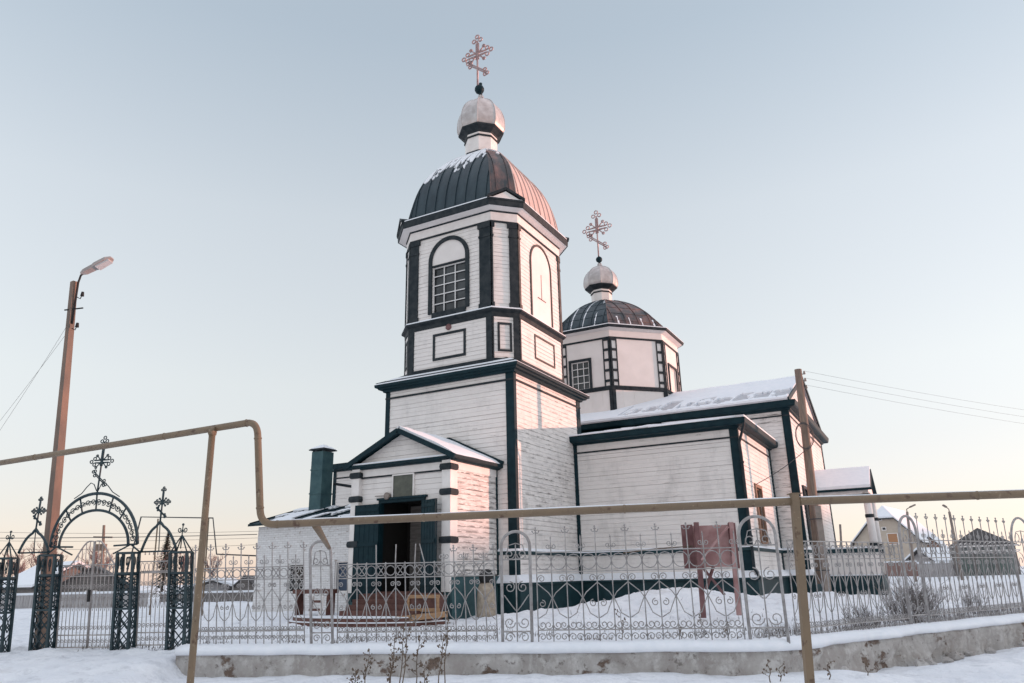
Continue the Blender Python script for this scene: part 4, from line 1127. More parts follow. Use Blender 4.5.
def fence_arch(pl, s0, s1, zt, zrail, z0, label, curl=True):
    T = thing('fence_arch', pl.P((s0+s1)/2, z0), label, 'fence arch', 'round-topped pipe posts of the fence')
    r = (s1-s0)/2; c = (s0+s1)/2
    b = MB(); b.tube([pl.P(s0, z0-.08)] + [pl.P(x, z) for x, z in arc((c, zt-r), r, 180, 0, 14)] + [pl.P(s1, z0-.08)], .032, 8); b.build('hoop', M['fence'], T)
    for z in (zrail, z0+.25):
        b = MB(); b.beam(pl.P(s0, z), pl.P(s1, z), .028, .028); b.build('rail', M['fence'], T)
    b = MB(); b.tube([pl.P(c, z0-.05), pl.P(c, zrail+.3)], .014, 5); b.build('bar', M['fence'], T)
    for q in (-1, 1):
        b = MB()
        b.tube([pl.P(x, z) for x, z in spiral((c+q*r*.42, zrail+.10), r*.36, r*.1, 180 if q > 0 else 0, 1.3*q, 14)], .011, 4)
        b.tube([pl.P(x, z) for x, z in spiral((c+q*r*.45, zrail-.55), r*.38, r*.1, 90, 1.3*q, 14)], .011, 4)
        b.tube([pl.P(c, zrail+.32), pl.P(c+q*r*.5, zrail+.28), pl.P(c+q*r*.72, zrail+.02)], .011, 4)
        b.tube([pl.P(c+q*r*.85, zrail-.70), pl.P(c+q*r*.35, zrail-.9), pl.P(c+q*.02, zrail-1.0)], .011, 4)
        b.tube([pl.P(x, z) for x, z in spiral((c+q*r*.5, z0+.42), r*.4, r*.1, 180 if q > 0 else 0, 1.3*q, 14)], .011, 4)
        b.tube([pl.P(x, z) for x, z in spiral((c+q*r*.5, z0+.14), r*.34, r*.1, 180 if q > 0 else 0, -1.3*q, 14)], .011, 4)
        b.build('scrollwork', M['fence'], T)
fence_arch(PL1.leaned(-.08), 2.75, 3.22, 2.53, 2.02, .42, 'pipe arch carrying the ochre branch pipe, before the brick annex')
fence_arch(PL1, 6.82, 7.42, 2.61, 2.05, .40, 'pipe arch in front of the tower corner beside the cloth bundle')
fence_arch(PL1, 11.65, 12.35, 2.76, 2.2, .42, 'pipe arch at the bend in the wall, left of the ochre pipe post')
fence_arch(PL2.leaned(.08), 5.18, 5.97, 2.93, 2.3, .40, 'pipe arch in front of the beige gabled house')
fence_arch(PL2.leaned(.11), 11.25, 12.6, 3.05, 2.36, .40, 'wide pipe arch at the right picture edge beyond the gazebo')

# ---- gate
GD = (6.94/7.06, -1.3/7.06)
PG = Pl((-14, 18.6), GD, -.085, .3)
gate = thing('entrance_gate', PG.P(4.2, .25), 'dark wrought iron gateway with lattice pillars, arches and three small crosses', 'gate')
def lattice_pillar(s0, s1, z0, z1, finial):
    dp = (s1-s0)*.5; b = MB()
    cs = [(s0, .0), (s1, .0), (s1, -dp), (s0, -dp)]
    for u, o in cs: b.beam(PG.P(u, z0, o), PG.P(u, z1, o), .055, .055, PG.d)
    p = b.build('pillar', M['gate'], gate)
    for z in (z0+.12, z0+1.0, z1-.45, z1):
        bb = MB()
        for (u, o), (u2, o2_) in zip(cs, cs[1:]+cs[:1]): bb.beam(PG.P(u, z, o), PG.P(u2, z, o2_), .04, .045)
        bb.build('band', M['gate'], p)
    bb = MB()
    for (u, o), (u2, o2_) in zip(cs, cs[1:]+cs[:1]):
        def Q(t, z): return PG.P(u+(u2-u)*t, z, o+(o2_-o)*t)
        z = z0+.12
        while z < z0+.98:
            bb.tube([Q(0,z),Q(.5,z+.22)], .014, 4); bb.tube([Q(.5,z+.22),Q(0,z+.44)], .014, 4)
            bb.tube([Q(1,z),Q(.5,z+.22)], .014, 4); bb.tube([Q(.5,z+.22),Q(1,z+.44)], .014, 4)
            bb.tube([Q(.5,z),Q(0,z+.22)], .014, 4); bb.tube([Q(.5,z),Q(1,z+.22)], .014, 4)
            z += .44
        z = z0+1.0
        while z < z1-.46:
            e = min(z+.24, z1-.45)
            bb.tube([Q(0,z),Q(1,e)], .014, 4); bb.tube([Q(1,z),Q(0,e)], .014, 4); bb.tube([Q(.5,z),Q(.5,e)], .013, 4)
            z += .24
        for q in (.25, .75):
            bb.tube([Q(q+x, z_) for x, z_ in [(a*.5, b2) for a, b2 in spiral((0, z1-.2), .16, .05, -90, 1.2 if q < .5 else -1.2, 14)]], .014, 4)
    bb.build('lattice', M['gate'], p)
    if finial:
        bb = MB(); m = PG.P((s0+s1)/2, z1+.38, -dp/2)
        for u, o in cs: bb.tube([PG.P(u, z1, o), m], .016, 5)
        bb.tube([m-V((0,0,.3)), m+V((0,0,.22))], .014, 5); bb.sphere(m+V((0,0,.24)), .03, 8)
        for q in (-1, 1): bb.tube([m+PG.d*x+V((0,0,z_)) for x, z_ in spiral((q*.07, .12), .06, .02, 180 if q > 0 else 0, 1.2*q, 10)], .013, 4)
        bb.build('finial', M['gate'], p)
    return p
lattice_pillar(1.76, 2.17, .15, 2.38, True); lattice_pillar(2.93, 3.36, .2, 2.42, False)
lattice_pillar(5.02, 5.43, .2, 2.42, False); lattice_pillar(6.38, 6.80, .2, 2.40, True)
def gcross(m, u, zb, zt, k):
    T = zt-zb
    q = PG.P(u, zb, -.2); cross_mesh(m, V((q.x, q.y, 0)), PG.d, zb, zt, zb+T*.57, T*.20*k, zb+T*.27, T*.10*k, T*.07, .014)
    m.tube([q, q+V((0,0,zt-zb-.1))], .022, 6)
def bigarch(m):
    c = 4.20; zs = 2.62
    for a, h, rr in ((1.17, 1.22, .037), (.93, .82, .033)):
        m.tube([PG.P(c+a*math.cos(R(t)), zs+h*math.sin(R(t)) , -.2) for t in range(180, -1, -6)], rr, 6)
    for t in (0, 45, 67, 90, 113, 135, 180):
        m.tube([PG.P(c+1.17*math.cos(R(t)), zs+1.22*math.sin(R(t)), -.2), PG.P(c+.93*math.cos(R(t)), zs+.82*math.sin(R(t)), -.2)], .02, 5)
    m.tube([PG.P(c-1.17, zs, -.2), PG.P(c-.55, zs-.02, -.2)], .022, 5); m.tube([PG.P(c+1.17, zs, -.2), PG.P(c+.55, zs-.02, -.2)], .022, 5)
    for sg in (-1, 1):
        m.tube([PG.P(c+sg*1.0, zs, -.2), PG.P(c+sg*1.28, zs-.2, -.2)], .02, 5); m.tube([PG.P(c+sg*1.0, zs, -.2), PG.P(c+sg*.55, zs-.2, -.2)], .02, 5)
ma = sub(gate, 'main_arch', M['gate'], bigarch)
def bigscroll(m):
    c = 4.20; zs = 2.62
    for t in list(range(7, 176, 8)):
        a, h = 1.05, 1.02
        x, z = c+a*math.cos(R(t)), zs+h*math.sin(R(t))
        m.tube([PG.P(p, q, -.2) for p, q in spiral((x, z), .075, .025, t*3, 1.2, 10)], .013, 4)
        x2, z2 = c+a*math.cos(R(t+8)), zs+h*math.sin(R(t+8))
        m.tube([PG.P(x, z, -.2), PG.P((x+x2)/2, (z+z2)/2+.03, -.2), PG.P(x2, z2, -.2)], .013, 4)
    for sg in (-1, 1):
        m.tube([PG.P(c+sg*x, z, -.2) for x, z in ((.02, 3.9), (.10, 4.06), (.19, 4.10), (.30, 4.0), (.42, 3.86), (.62, 3.74))], .012, 5)
sub(ma, 'scrollwork', M['gate'], bigscroll)
sub(ma, 'cross', M['gate'], lambda m: gcross(m, 4.20, 3.84, 5.2, 1.05))
def smallarch(c, a, zs, h, zc):
    def f(m):
        pts = []
        for t in range(0, 21):
            x = -1+2*t/20
            pts.append(PG.P(c+a*x, zs+h*(1-abs(x)**2.2) + .10*math.exp(-(x/.12)**2), -.2))
        m.tube(pts, .03, 6); m.tube([PG.P(c-a, zs, -.2), PG.P(c+a, zs, -.2)], .02, 5)
        m.tube([PG.P(c, zs, -.2), PG.P(c, zs+h+.3, -.2)], .012, 5)
    s = sub(gate, 'side_arch', M['gate'], f)
    sub(s, 'cross', M['gate'], lambda m: gcross(m, c, zs+h+.1, zc, 1.25))
smallarch(2.585, .42, 2.50, .46, 3.80); smallarch(5.94, .46, 2.44, .58, 3.90)
def gate_leaf(s0, s1, z0, zflat, ztop, rise):
    """white leaf; its top edge sweeps up toward 'rise' side (+1 right, -1 left, 0 flat)"""
    o = -.22; b = MB()
    def topz(u):
        t = (u-s0)/(s1-s0); t = t if rise > 0 else 1-t
        return zflat + (ztop-zflat)*(sstep(t, .15, .85) if rise else 0)
    b.tube([PG.P(s0, z0, o), PG.P(s0, topz(s0), o)] + [PG.P(s0+(s1-s0)*k/12, topz(s0+(s1-s0)*k/12), o) for k in range(1, 12)] + [PG.P(s1, topz(s1), o), PG.P(s1, z0, o)], .018, 6)
    L = b.build('gate_leaf', M['gatewhite'], gate)
    for z in (z0, z0+.26, z0+1.55, z0+1.80):
        bb = MB(); bb.beam(PG.P(s0, z, o), PG.P(s1, z, o), .025, .025); bb.build('rail', M['gatewhite'], L)
    n = max(4, round((s1-s0)/.105))
    for i in range(1, n):
        u = s0+(s1-s0)*i/n; bb = MB(); bb.tube([PG.P(u, z0, o), PG.P(u, min(topz(u), z0+1.95 if not rise else 9), o)], .009, 5)
        if not rise: bb.tube([PG.P(u, z0+1.95, o), PG.P(u, z0+2.05, o)], [.016, .002], 5)
        bb.build('bar', M['gatewhite'], L)
    bb = MB(); g = (s1-s0)/n
    for i in range(n):
        u = s0+(i+.5)*g
        bb.tube([PG.P(u+g*.45*math.cos(k*math.pi/4), z0+1.675+.1*math.sin(k*math.pi/4), o) for k in range(8)], .008, 4, True)
        for zz, q in ((z0+.13, 1), (z0+.42, -1), (z0+1.05, 1), (z0+1.32, -1)):
            bb.tube([PG.P(x, z, o) for x, z in spiral((u, zz), g*.46, g*.12, 90*q, 1.3*q, 12)], .008, 4)
        bb.tube([PG.P(u-g*.45, z0+.95, o), PG.P(u, z0+.78, o), PG.P(u+g*.45, z0+.95, o)], .008, 4)
    bb.build('scrollwork', M['gatewhite'], L)
    return L
gl = gate_leaf(3.41, 4.205, .38, 2.15, 2.72, 1)
sub(gl, 'lock', M['black'], lambda m: m.beam(PG.P(4.19, 1.62, -.19), PG.P(4.19, 1.36, -.19), .05, .05, PG.n))
gate_leaf(4.235, 4.98, .38, 2.15, 2.72, -1)
gate_leaf(5.47, 6.34, .42, 2.0, 2.0, 0)
# leaf of the left wicket stands open, edge-on
lf = MB()
for z in (.3, 1.0, 1.75, 2.05): lf.beam(PG.P(1.75, z, .05), PG.P(1.55, z, .85), .025, .03)
for k in range(7): lf.tube([PG.P(1.75-.2*k/6, .3, .05+.8*k/6), PG.P(1.75-.2*k/6, 2.05, .05+.8*k/6)], .011, 5)
lf.build('gate_leaf', M['gatewhite'], gate)
# low concrete stub between gate and wall
mb = MB()
a = PG.P(6.45, .05, .12); mb.hexa([PG.P(6.3,-.5,.30),PG.P(7.0,-.5,.30),PG.P(7.0,-.5,-.5),PG.P(6.3,-.5,-.5),PG.P(6.33,.24,.24),PG.P(6.97,.30,.24),PG.P(6.97,.30,-.45),PG.P(6.33,.24,-.45)])
tag(mb.build('concrete_footing', M['plaster'], None, PG.P(6.65, -.3, 0)), 'square concrete footing under the gate pillar next to the wall end', 'footing')
# ================================================================== gas pipe
gas = thing('gas_pipe', W(-3.3, 8, -.36), 'ochre overhead gas pipe on thin posts, stepping down in front of the church', 'pipe')
def bendpts(a, b, c, r, n=8):
    a, b, c = V(a), V(b), V(c); u = (a-b).normalized(); w_ = (c-b).normalized()
    p, q = b+u*r, b+w_*r; out = []
    for i in range(n+1):
        t = i/n; out.append(p*(1-t)**2 + b*2*t*(1-t) + q*t*t)
    return out
pL = W(-12.5, 13.2, 3.37); pB = W(-2.82, 7.98, 3.39); pC = W(-2.70, 8.0, 2.28); pR1 = W(2.62, 7.25, 2.335); pR2 = W(8.5, 6.9, 2.37)
mb = MB(); mb.tube([pL] + bendpts(pL, pB, pC, .16) + bendpts(pB, pC, pR1, .16) + [pR1, pR2], .038, 10)
for a, b, ts in ((pL, pB, (.35, .62, .86, .985)), (pB, pC, (.17, .84)), (pC, pR1, (.035, .33, .71)), (pR1, pR2, (.02, .3, .62))):
    for t in ts:
        q = a.lerp(b, t); w_ = (b-a).normalized(); mb.tube([q-w_*.012, q-w_*.006, q+w_*.006, q+w_*.012], [.038, .043, .043, .038], 10)
mb.build('pipe', M['gas'], gas)
mb = MB(); mb.tube([pL+V((0,0,.047))] + [pL.lerp(pB, t)+V((0,0,.047)) for t in (.3, .6, .95)], .018, 5)
mb.v = [v for v in mb.v]
mb = MB(); q = [pC.lerp(pR1, t)+V((0,0,.037)) for t in (.06, .2, .4, .6, .8, 1)] + [pR1.lerp(pR2, t)+V((0,0,.037)) for t in (.3, .6, 1)]
mb.tube(q, [.008, .012, .006, .011, .007, .010, .006, .009, .008], 5); mb.build('pipe_snow', M['snow'], gas)
mb = MB(); mb.tube([W(-3.42, 8.26, 3.35), W(-3.36, 8.26, -.6)], .036, 10); mb.build('post', M['gas'], gas)
mb = MB(); mb.beam(W(2.68, 7.22, 2.40), W(2.52, 7.22, -.6), .068, .068, FW); mb.build('post', M['gas'], gas)
mb = MB(); mb.beam(W(2.69, 7.24, 2.402), W(2.69, 7.24, 2.412), .11, .11, FW); mb.build('post_cap', M['gas'], gas)
for l, d, z in ((-3.42, 8.26, 3.345), (2.68, 7.24, 2.335)):
    mb = MB(); q = W(l, d, z); mb.tube([q-RT*.03, q+RT*.03], .056, 10); mb.build('clamp', M['gas'], gas)
mb = MB(); mb.tube([W(-2.12, 7.99, 2.275), W(-3.9, 15.9, 2.36)], .042, 8); mb.build('branch_pipe', M['gas'], gas)

# ================================================================== poles, wires
lampt = thing('street_lamp', W(-11.3, 19.0, .1), 'tall tapering concrete lamp post with a flat cobra lamp, behind the gate', 'street lamp')
def frustum(m, p, q, w0, w1, upv):
    p, q = V(p), V(q); d = (q-p).normalized(); a = d.cross(V(upv)).normalized(); b = a.cross(d).normalized()
    m.hexa([p-a*w0-b*w0, p+a*w0-b*w0, p+a*w0+b*w0, p-a*w0+b*w0, q-a*w1-b*w1, q+a*w1-b*w1, q+a*w1+b*w1, q-a*w1+b*w1])
mb = MB(); frustum(mb, W(-11.35, 18.9, -.2), W(-12.1, 18.9, 9.75), .125, .068, FW+RT*.5); mb.build('post', plain('stained_concrete', (.22, .15, .115), .8, (.15, .115, .095), 3, bst=.2, stretch=(1,1,.5)), lampt)
mb = MB(); mb.tube([W(-11.93, 18.85, 8.5), W(-11.95, 18.85, 9.7), W(-11.91, 18.85, 9.92), W(-11.68, 18.8, 10.06), W(-11.43, 18.8, 10.15)], .028, 7)
mb.beam(W(-12.2, 18.85, 8.9), W(-11.7, 18.85, 8.95), .03, .03); mb.build('bracket', M['black'], lampt)
mb = MB()
def lerpv(a, b, t): return a+(b-a)*t
A_, B_ = W(-11.88, 18.8, 9.95), W(-11.06, 18.75, 10.38); ax_ = (B_-A_).normalized(); sd = ax_.cross(V((0,0,1))).normalized(); nu = sd.cross(ax_)
sec = [(0,.05,.05),(.12,.10,.10),(.42,.11,.11),(.5,.16,.10),(.85,.17,.09),(1,.08,.05)]
vs = []
for t, w_, h_ in sec:
    c = lerpv(A_, B_, t)
    vs += [c-sd*w_-nu*h_*.5, c+sd*w_-nu*h_*.5, c+sd*w_*.8+nu*h_*.5, c-sd*w_*.8+nu*h_*.5]
fs = [(i*4+k, i*4+(k+1) % 4, i*4+4+(k+1) % 4, i*4+4+k) for i in range(len(sec)-1) for k in range(4)] + [(3,2,1,0), tuple(len(sec)*4-4+k for k in range(4))]
mb.add(vs, fs); head = mb.build('lamp_head', M['lampmetal'], lampt)
mb = MB(); c0, c1 = lerpv(A_, B_, .5), lerpv(A_, B_, .93); mb.hexa([c0-sd*.13-nu*.10, c0+sd*.13-nu*.10, c1+sd*.10-nu*.09, c1-sd*.10-nu*.09, c0-sd*.13-nu*.04, c0+sd*.13-nu*.04, c1+sd*.12-nu*.04, c1-sd*.12-nu*.04])
mb.build('lens', plain('lamp_lens', (.5, .5, .5), .2), head)
for z in (9.25, 8.35):
    mb = MB(); mb.tube([W(-11.88, 18.8, z), W(-11.79, 18.8, z-.05), W(-11.75, 18.8, z+.08)], .014, 5); mb.tube([W(-11.75, 18.8, z+.03), W(-11.75, 18.8, z+.15)], [.05, .035], 8); mb.build('insulator', M['black'], lampt)

pole = thing('utility_pole', W(11.6, 29.6, .5), 'weathered wooden utility pole before the south gable, lashed to a concrete stub', 'utility pole')
mb = MB(); mb.tube([W(11.62, 29.7, 1.2), W(11.76, 29.7, 5), W(11.88, 29.7, 9.68)], [.20, .175, .145], 10); mb.build('post', M['wood'], pole)
mb = MB(); mb.beam(W(11.70, 29.5, .2), W(11.76, 29.5, 4.1), .24, .2, FW); mb.build('stub', M['conc'], pole)
for z in (1.7, 3.6):
    mb = MB(); mb.tube([W(11.68+.25*math.cos(t*.7854), 29.6+.3*math.sin(t*.7854), z) for t in range(8)], .02, 4, True); mb.build('lashing', M['wire'], pole)
for i in range(3):
    mb = MB(); mb.beam(W(11.84, 29.7, 9.45-i*.3), W(12.1, 29.65, 9.48-i*.3), .03, .03); mb.tube([W(12.1, 29.65, 9.46-i*.3), W(12.1, 29.65, 9.6-i*.3)], [.05, .03], 8); mb.build('insulator', M['conc'], pole)
mb = MB()
for k in range(4):
    mb.tube([W(11.62+(.33+.025*(k % 2))*math.cos(t*math.pi/12)+.02*k, 29.42+.01*k, 6.85+(.50+.03*(k % 3))*math.sin(t*math.pi/12)) for t in range(24)], .011, 4, True)
tag(mb.build('cable_coil', M['wire'], None, W(11.85, 29.45, 6.8)), 'coil of black cable hung on the wooden utility pole', 'cable coil')
def wire(a, b, sag, label, group, r=.009, n=18, cat='wire'):
    a, b = V(a), V(b); mb = MB()
    mb.tube([a.lerp(b, i/n) - V((0,0,sag*4*(i/n)*(1-i/n))) for i in range(n+1)], r, 4)
    return tag(mb.build('overhead_wire', M['wire'], None, a), label, cat, group)
for i in range(3):
    wire(W(12.1, 29.65, 9.6-i*.3), W(62, 52, 9.6-i*.5), .9, 'thin overhead line strung right from the wooden utility pole', 'overhead lines right of the wooden pole', .0045)
wire(W(11.8, 29.6, 6.4), V((9.9, 4.3, 5.0)), .1, 'service cable slanting from the wooden pole down to the nave side window', None, .014)
for i, (z0, z1) in enumerate(((8.6, 4.9), (8.3, 4.2))):
    wire(W(-11.95, 18.8, z0), W(-19.5-i, 26, z1), .15, 'thin overhead line leaving left from the concrete lamp post', 'overhead lines left of the lamp post', .004)
for i in range(3):
    wire(W(-60, 62, 7.2-i*.8), W(-18, 60, 5.6-i*.5), .5, 'distant line strung across the sky behind the gate', 'distant lines behind the gate', .012)

# ================================================================== yard objects
nb = thing('notice_board', W(5.7, 22, .6), 'washed-out red notice board on two posts, seen from its braced back', 'notice board')
for a, b in ((( 5.18, 22.0, .5), (5.22, 22.0, 3.10)), ((6.18, 22.0, .55), (6.22, 22.0, 3.08))):
    mb = MB(); mb.beam(W(*a), W(*b), .13, .11, FW); mb.build('post', M['boarddark'] if a[0] < 5.5 else M['board'], nb)
mb = MB(); mb.hexa([W(4.98,22.35,1.85),W(6.24,22.1,1.85),W(6.24,22.14,1.85),W(4.98,22.39,1.85),W(4.98,22.35,3.02),W(6.24,22.1,3.02),W(6.24,22.14,3.02),W(4.98,22.39,3.02)]); mb.build('panel', M['board'], nb)
mb = MB(); mb.beam(W(4.99, 22.25, 1.8), W(4.99, 22.25, 3.05), .10, .32, RT); mb.build('side_cheek', M['boarddark'], nb)
mb = MB(); mb.beam(W(6.24, 22.02, 1.8), W(6.24, 22.02, 3.06), .10, .2, RT); mb.build('side_cheek', M['boarddark'], nb)
mb = MB(); mb.beam(W(5.25, 22.0, 2.05), W(6.12, 21.98, 2.95), .05, .14, FW); mb.build('brace', M['board'], nb)
mb = MB(); mb.beam(W(5.30, 22.1, 1.86), W(5.85, 22.1, 1.1), .05, .16, FW); mb.beam(W(5.62, 22.12, 1.86), W(5.35, 22.12, 1.25), .05, .2, FW); mb.build('strut', M['boarddark'], nb)
mb = MB(); mb.tube([W(3.1, 22.3, 2.30), W(4.1, 22.25, 2.40), W(5.1, 22.2, 2.44)], .02, 6)
tag(mb.build('wooden_stick', M['stalk'], None, W(4.1, 22.2, 2.3)), 'thin bare stick reaching left from the red notice board', 'stick')

bx = MB(); bc = V((3.02, -5.15, .5))
prof = [(.30,.0),(.33,.10),(.31,.35),(.30,.60),(.27,.85),(.22,1.0),(.16,1.06)]
bx.lathe(bc, prof, 14)
for v in bx.v:
    t = v-bc; k = 1+.12*noise.noise((v.x*5, v.y*5, v.z*3)); v.x, v.y = bc.x+t.x*k, bc.y+t.y*k
bun = bx.build('cloth_bundle', M['burlap'], None, bc); tag(bun, 'upright bundle wrapped in beige cloth with a black top by the porch corner', 'bundle')
mb = MB(); mb.lathe(bc, [(.17,1.02),(.21,1.1),(.23,1.22),(.20,1.36),(.10,1.46)], 12); mb.build('black_top', M['black'], bun)
mb = MB(); mb.lathe(bc, [(.19,.97),(.21,1.0),(.19,1.04)], 12); mb.build('tie', M['stalk'], bun)

bench = thing('wooden_bench', (-2.45, -7.15, .4), 'red-brown plank bench standing left of the porch steps before the brick annex', 'bench')
mb = MB(); mb.box(-3.15, -1.5, -7.35, -6.95, 1.32, 1.45); mb.build('seat', M['red'], bench)
for x in (-3.0, -1.65):
    mb = MB(); mb.box(x-.05, x+.05, -7.3, -7.0, .3, 1.32); mb.build('leg', M['red'], bench)
lad = thing('small_ladder', (-1.95, -7.5, .4), 'short red-brown wooden step ladder in front of the red bench', 'ladder')
for x in (-2.15, -1.72):
    mb = MB(); mb.beam((x, -7.6, .35), (x+.02, -7.45, 1.25), .05, .08); mb.build('side_rail', M['trimwhite'], lad)
for z in (.55, .8, 1.05):
    mb = MB(); mb.box(-2.13, -1.72, -7.62, -7.42, z, z+.07); mb.build('step', M['red'], lad)
mb = MB(); mb.box(1.55, 2.65, -7.25, -6.85, .80, 1.22)
cr = mb.build('wooden_box', M['red'], None, (2.1, -7.05, .8)); tag(cr, 'brown wooden box with pale yellow plank edges beside the porch steps', 'box')
mb = MB()
for z in (.82, 1.20): mb.box(1.52, 2.68, -7.29, -7.255, z-.05, z+.05)
for x in (1.55, 2.62): mb.box(x-.04, x+.04, -7.289, -7.256, .87, 1.15)
mb.build('edge_planks', M['plank'], cr)
mb = MB(); mb.beam((1.35, -7.85, .56), (3.05, -7.5, .72), .30, .16)
tag(mb.build('plank', M['plank'], None, (2.1, -7.7, .5)), 'thick pale yellow plank lying at the right end of the landing', 'plank')

# ================================================================== weeds and bushes
def stalk(l, d, h, label, n=9, seed=0, lean=0):
    rg = random.Random(seed); z = gz(l, d)
    T = thing('dry_weed', W(l, d, z), label, 'weed', 'dry weed stalks at the foot of the wall')
    b = MB(); s = MB(); pts = [W(l + lean*(k/6)**1.5*h + .015*math.sin(k*1.7+seed), d + .02*math.cos(k*2+seed), z-.05+h*k/6) for k in range(7)]
    b.tube(pts, [.012*(1-.7*k/6) for k in range(7)], 5)
    for i in range(n):
        t = .35+.62*i/n; k = int(t*6); p = pts[k].lerp(pts[min(k+1, 6)], t*6-k); a = rg.uniform(0, 6.28); L = rg.uniform(.05, .14)*(1.2-t*.5)
        q = p+V((math.cos(a)*L, math.sin(a)*L, L*rg.uniform(.4, 1.0))); b.tube([p, q], .004, 4)
        for m in range(3):
            c = p.lerp(q, .5+.25*m)+V((rg.uniform(-.02,.02), rg.uniform(-.02,.02), rg.uniform(-.02,.02))); r = rg.uniform(.009, .020)
            s.lathe(c, [(r*.3,-r),(r,0),(r*.2,r*1.1)], 5, False)
    b.build('stem', M['stalk'], T); s.build('seed_heads', M['stalk'], T)
WL = 'dry brown weed stalk with seed heads in front of the wall below the porch'
for i, (l, d, h) in enumerate(((-2.62, 13.6, .75), (-2.75, 13.4, .45), (-2.15, 13.3, 1.05), (-2.0, 13.5, 1.25), (-1.92, 13.2, 1.35), (-1.72, 13.35, .95), (-2.08, 12.9, .7), (-1.25, 13.4, 1.35), (-1.32, 13.1, .95), (-1.55, 13.0, .55))):
    stalk(l, d, h, WL, 12, i, .05 if i % 2 else .10)
for i, (l, d, h) in enumerate(((4.35, 14.0, .4), (4.6, 14.2, .3), (5.5, 14.3, .35), (6.3, 14.6, .3))):
    stalk(l, d, h, 'short dry weed sprig in the snow near the ochre pipe post', 5, 40+i)
for i, (l, d, h) in enumerate(((2.15, 16.4, .75), (4.3, 16.3, .35), (3.4, 16.6, .3), (4.45, 19.2, .5))):
    stalk(l, d, h, 'small dry weed behind the fence before the snow drift', 6, 60+i)
def bush(l, d, h, w_, n, label, seed, cat='bush'):
    rg = random.Random(seed); z = gz(l, d); b = MB()
    def grow(p, dr, L, r, lv):
        q = p+dr*L*.5+V((rg.uniform(-.04,.04), rg.uniform(-.04,.04), 0)); e = q+(dr+V((rg.uniform(-.3,.3), rg.uniform(-.3,.3), rg.uniform(-.05,.3)))).normalized()*L*.5
        b.tube([p, q, e], [r, r*.8, r*.55], 4)
        if lv > 0:
            for _ in range(rg.randint(2, 3)):
                t = rg.uniform(.4, 1); s_ = p.lerp(e, t)
                grow(s_, (dr+V((rg.uniform(-.8,.8), rg.uniform(-.8,.8), rg.uniform(-.1,.5)))).normalized(), L*rg.uniform(.4,.65), r*.6, lv-1)
    for _ in range(n):
        a = rg.uniform(0, 6.28); k = rg.uniform(0, 1)*w_
        p = W(l+math.cos(a)*k*.3, d+math.sin(a)*k*.3, z-.05)
        grow(p, (RT*math.cos(a)*k+FW*math.sin(a)*k+V((0,0,1))).normalized(), h*rg.uniform(.4, .9), .007, 2)
    T = thing('bare_bush', W(l, d, z), label, cat, 'leafless bushes behind the right fence')
    b.build('twigs', M['twig'], T)
bush(10.0, 20.4, 1.0, .8, 90, 'large leafless bush behind the fence, right of the house arch', 1)
bush(11.2, 21.6, .8, .8, 60, 'smaller leafless bush behind the fence, below the gazebo', 2)
bush(8.4, 19.2, .62, .8, 50, 'low leafless bush behind the fence, below the side porch', 3)
bush(13.2, 23.0, .6, .8, 34, 'low leafless bush behind the fence near the right edge', 4)
def grass():
    rg = random.Random(9); b = MB()
    for i in range(3200):
        k = rg.uniform(.6, 15); off = rg.uniform(.2, 1.3)
        l = FB[0]+FD2[0]*k-FD2[1]*off; d = FB[1]+FD2[1]*k+FD2[0]*off
        if noise.noise((l*.8, d*.8, 3)) < -.12: continue
        z = gz(l, d); h = rg.uniform(.10, .34); a = rg.uniform(0, 6.28)
        p = W(l, d, z-.02); q = p+V((math.cos(a)*h*.35, math.sin(a)*h*.35, h)); s_ = V((-math.sin(a), math.cos(a), 0))*.006
        b.add([p-s_, p+s_, q], [(0,1,2)])
    for i in range(6500):       # stubble pricking through the crust of the yard
        l = rg.uniform(-10, 12); s_ = rg.uniform(.25, 9.5)*rg.random()+.2; d = FA[1]+(l-FA[0])*(-.154)+s_
        if l > 4.9: d = max(d, FB[1]+(l-FB[0])*.7185+.3)
        if noise.noise((l*.9, d*.9, 11)) < .16 and not (s_ < .5 and noise.noise((l*2, 3, 1)) > .1): continue
        z = gz(l, d); h = rg.uniform(.05, .18); a = rg.uniform(0, 6.28)
        p = W(l, d, z-.02); q = p+V((math.cos(a)*h*.5, math.sin(a)*h*.5, h)); s2 = V((-math.sin(a), math.cos(a), 0))*.013
        b.add([p-s2, p+s2, q], [(0,1,2)])
    tag(b.build('dry_grass', M['twig']), 'dry grey grass inside the right fence and stubble pricking through the yard snow', 'grass', None, 'stuff')
grass()

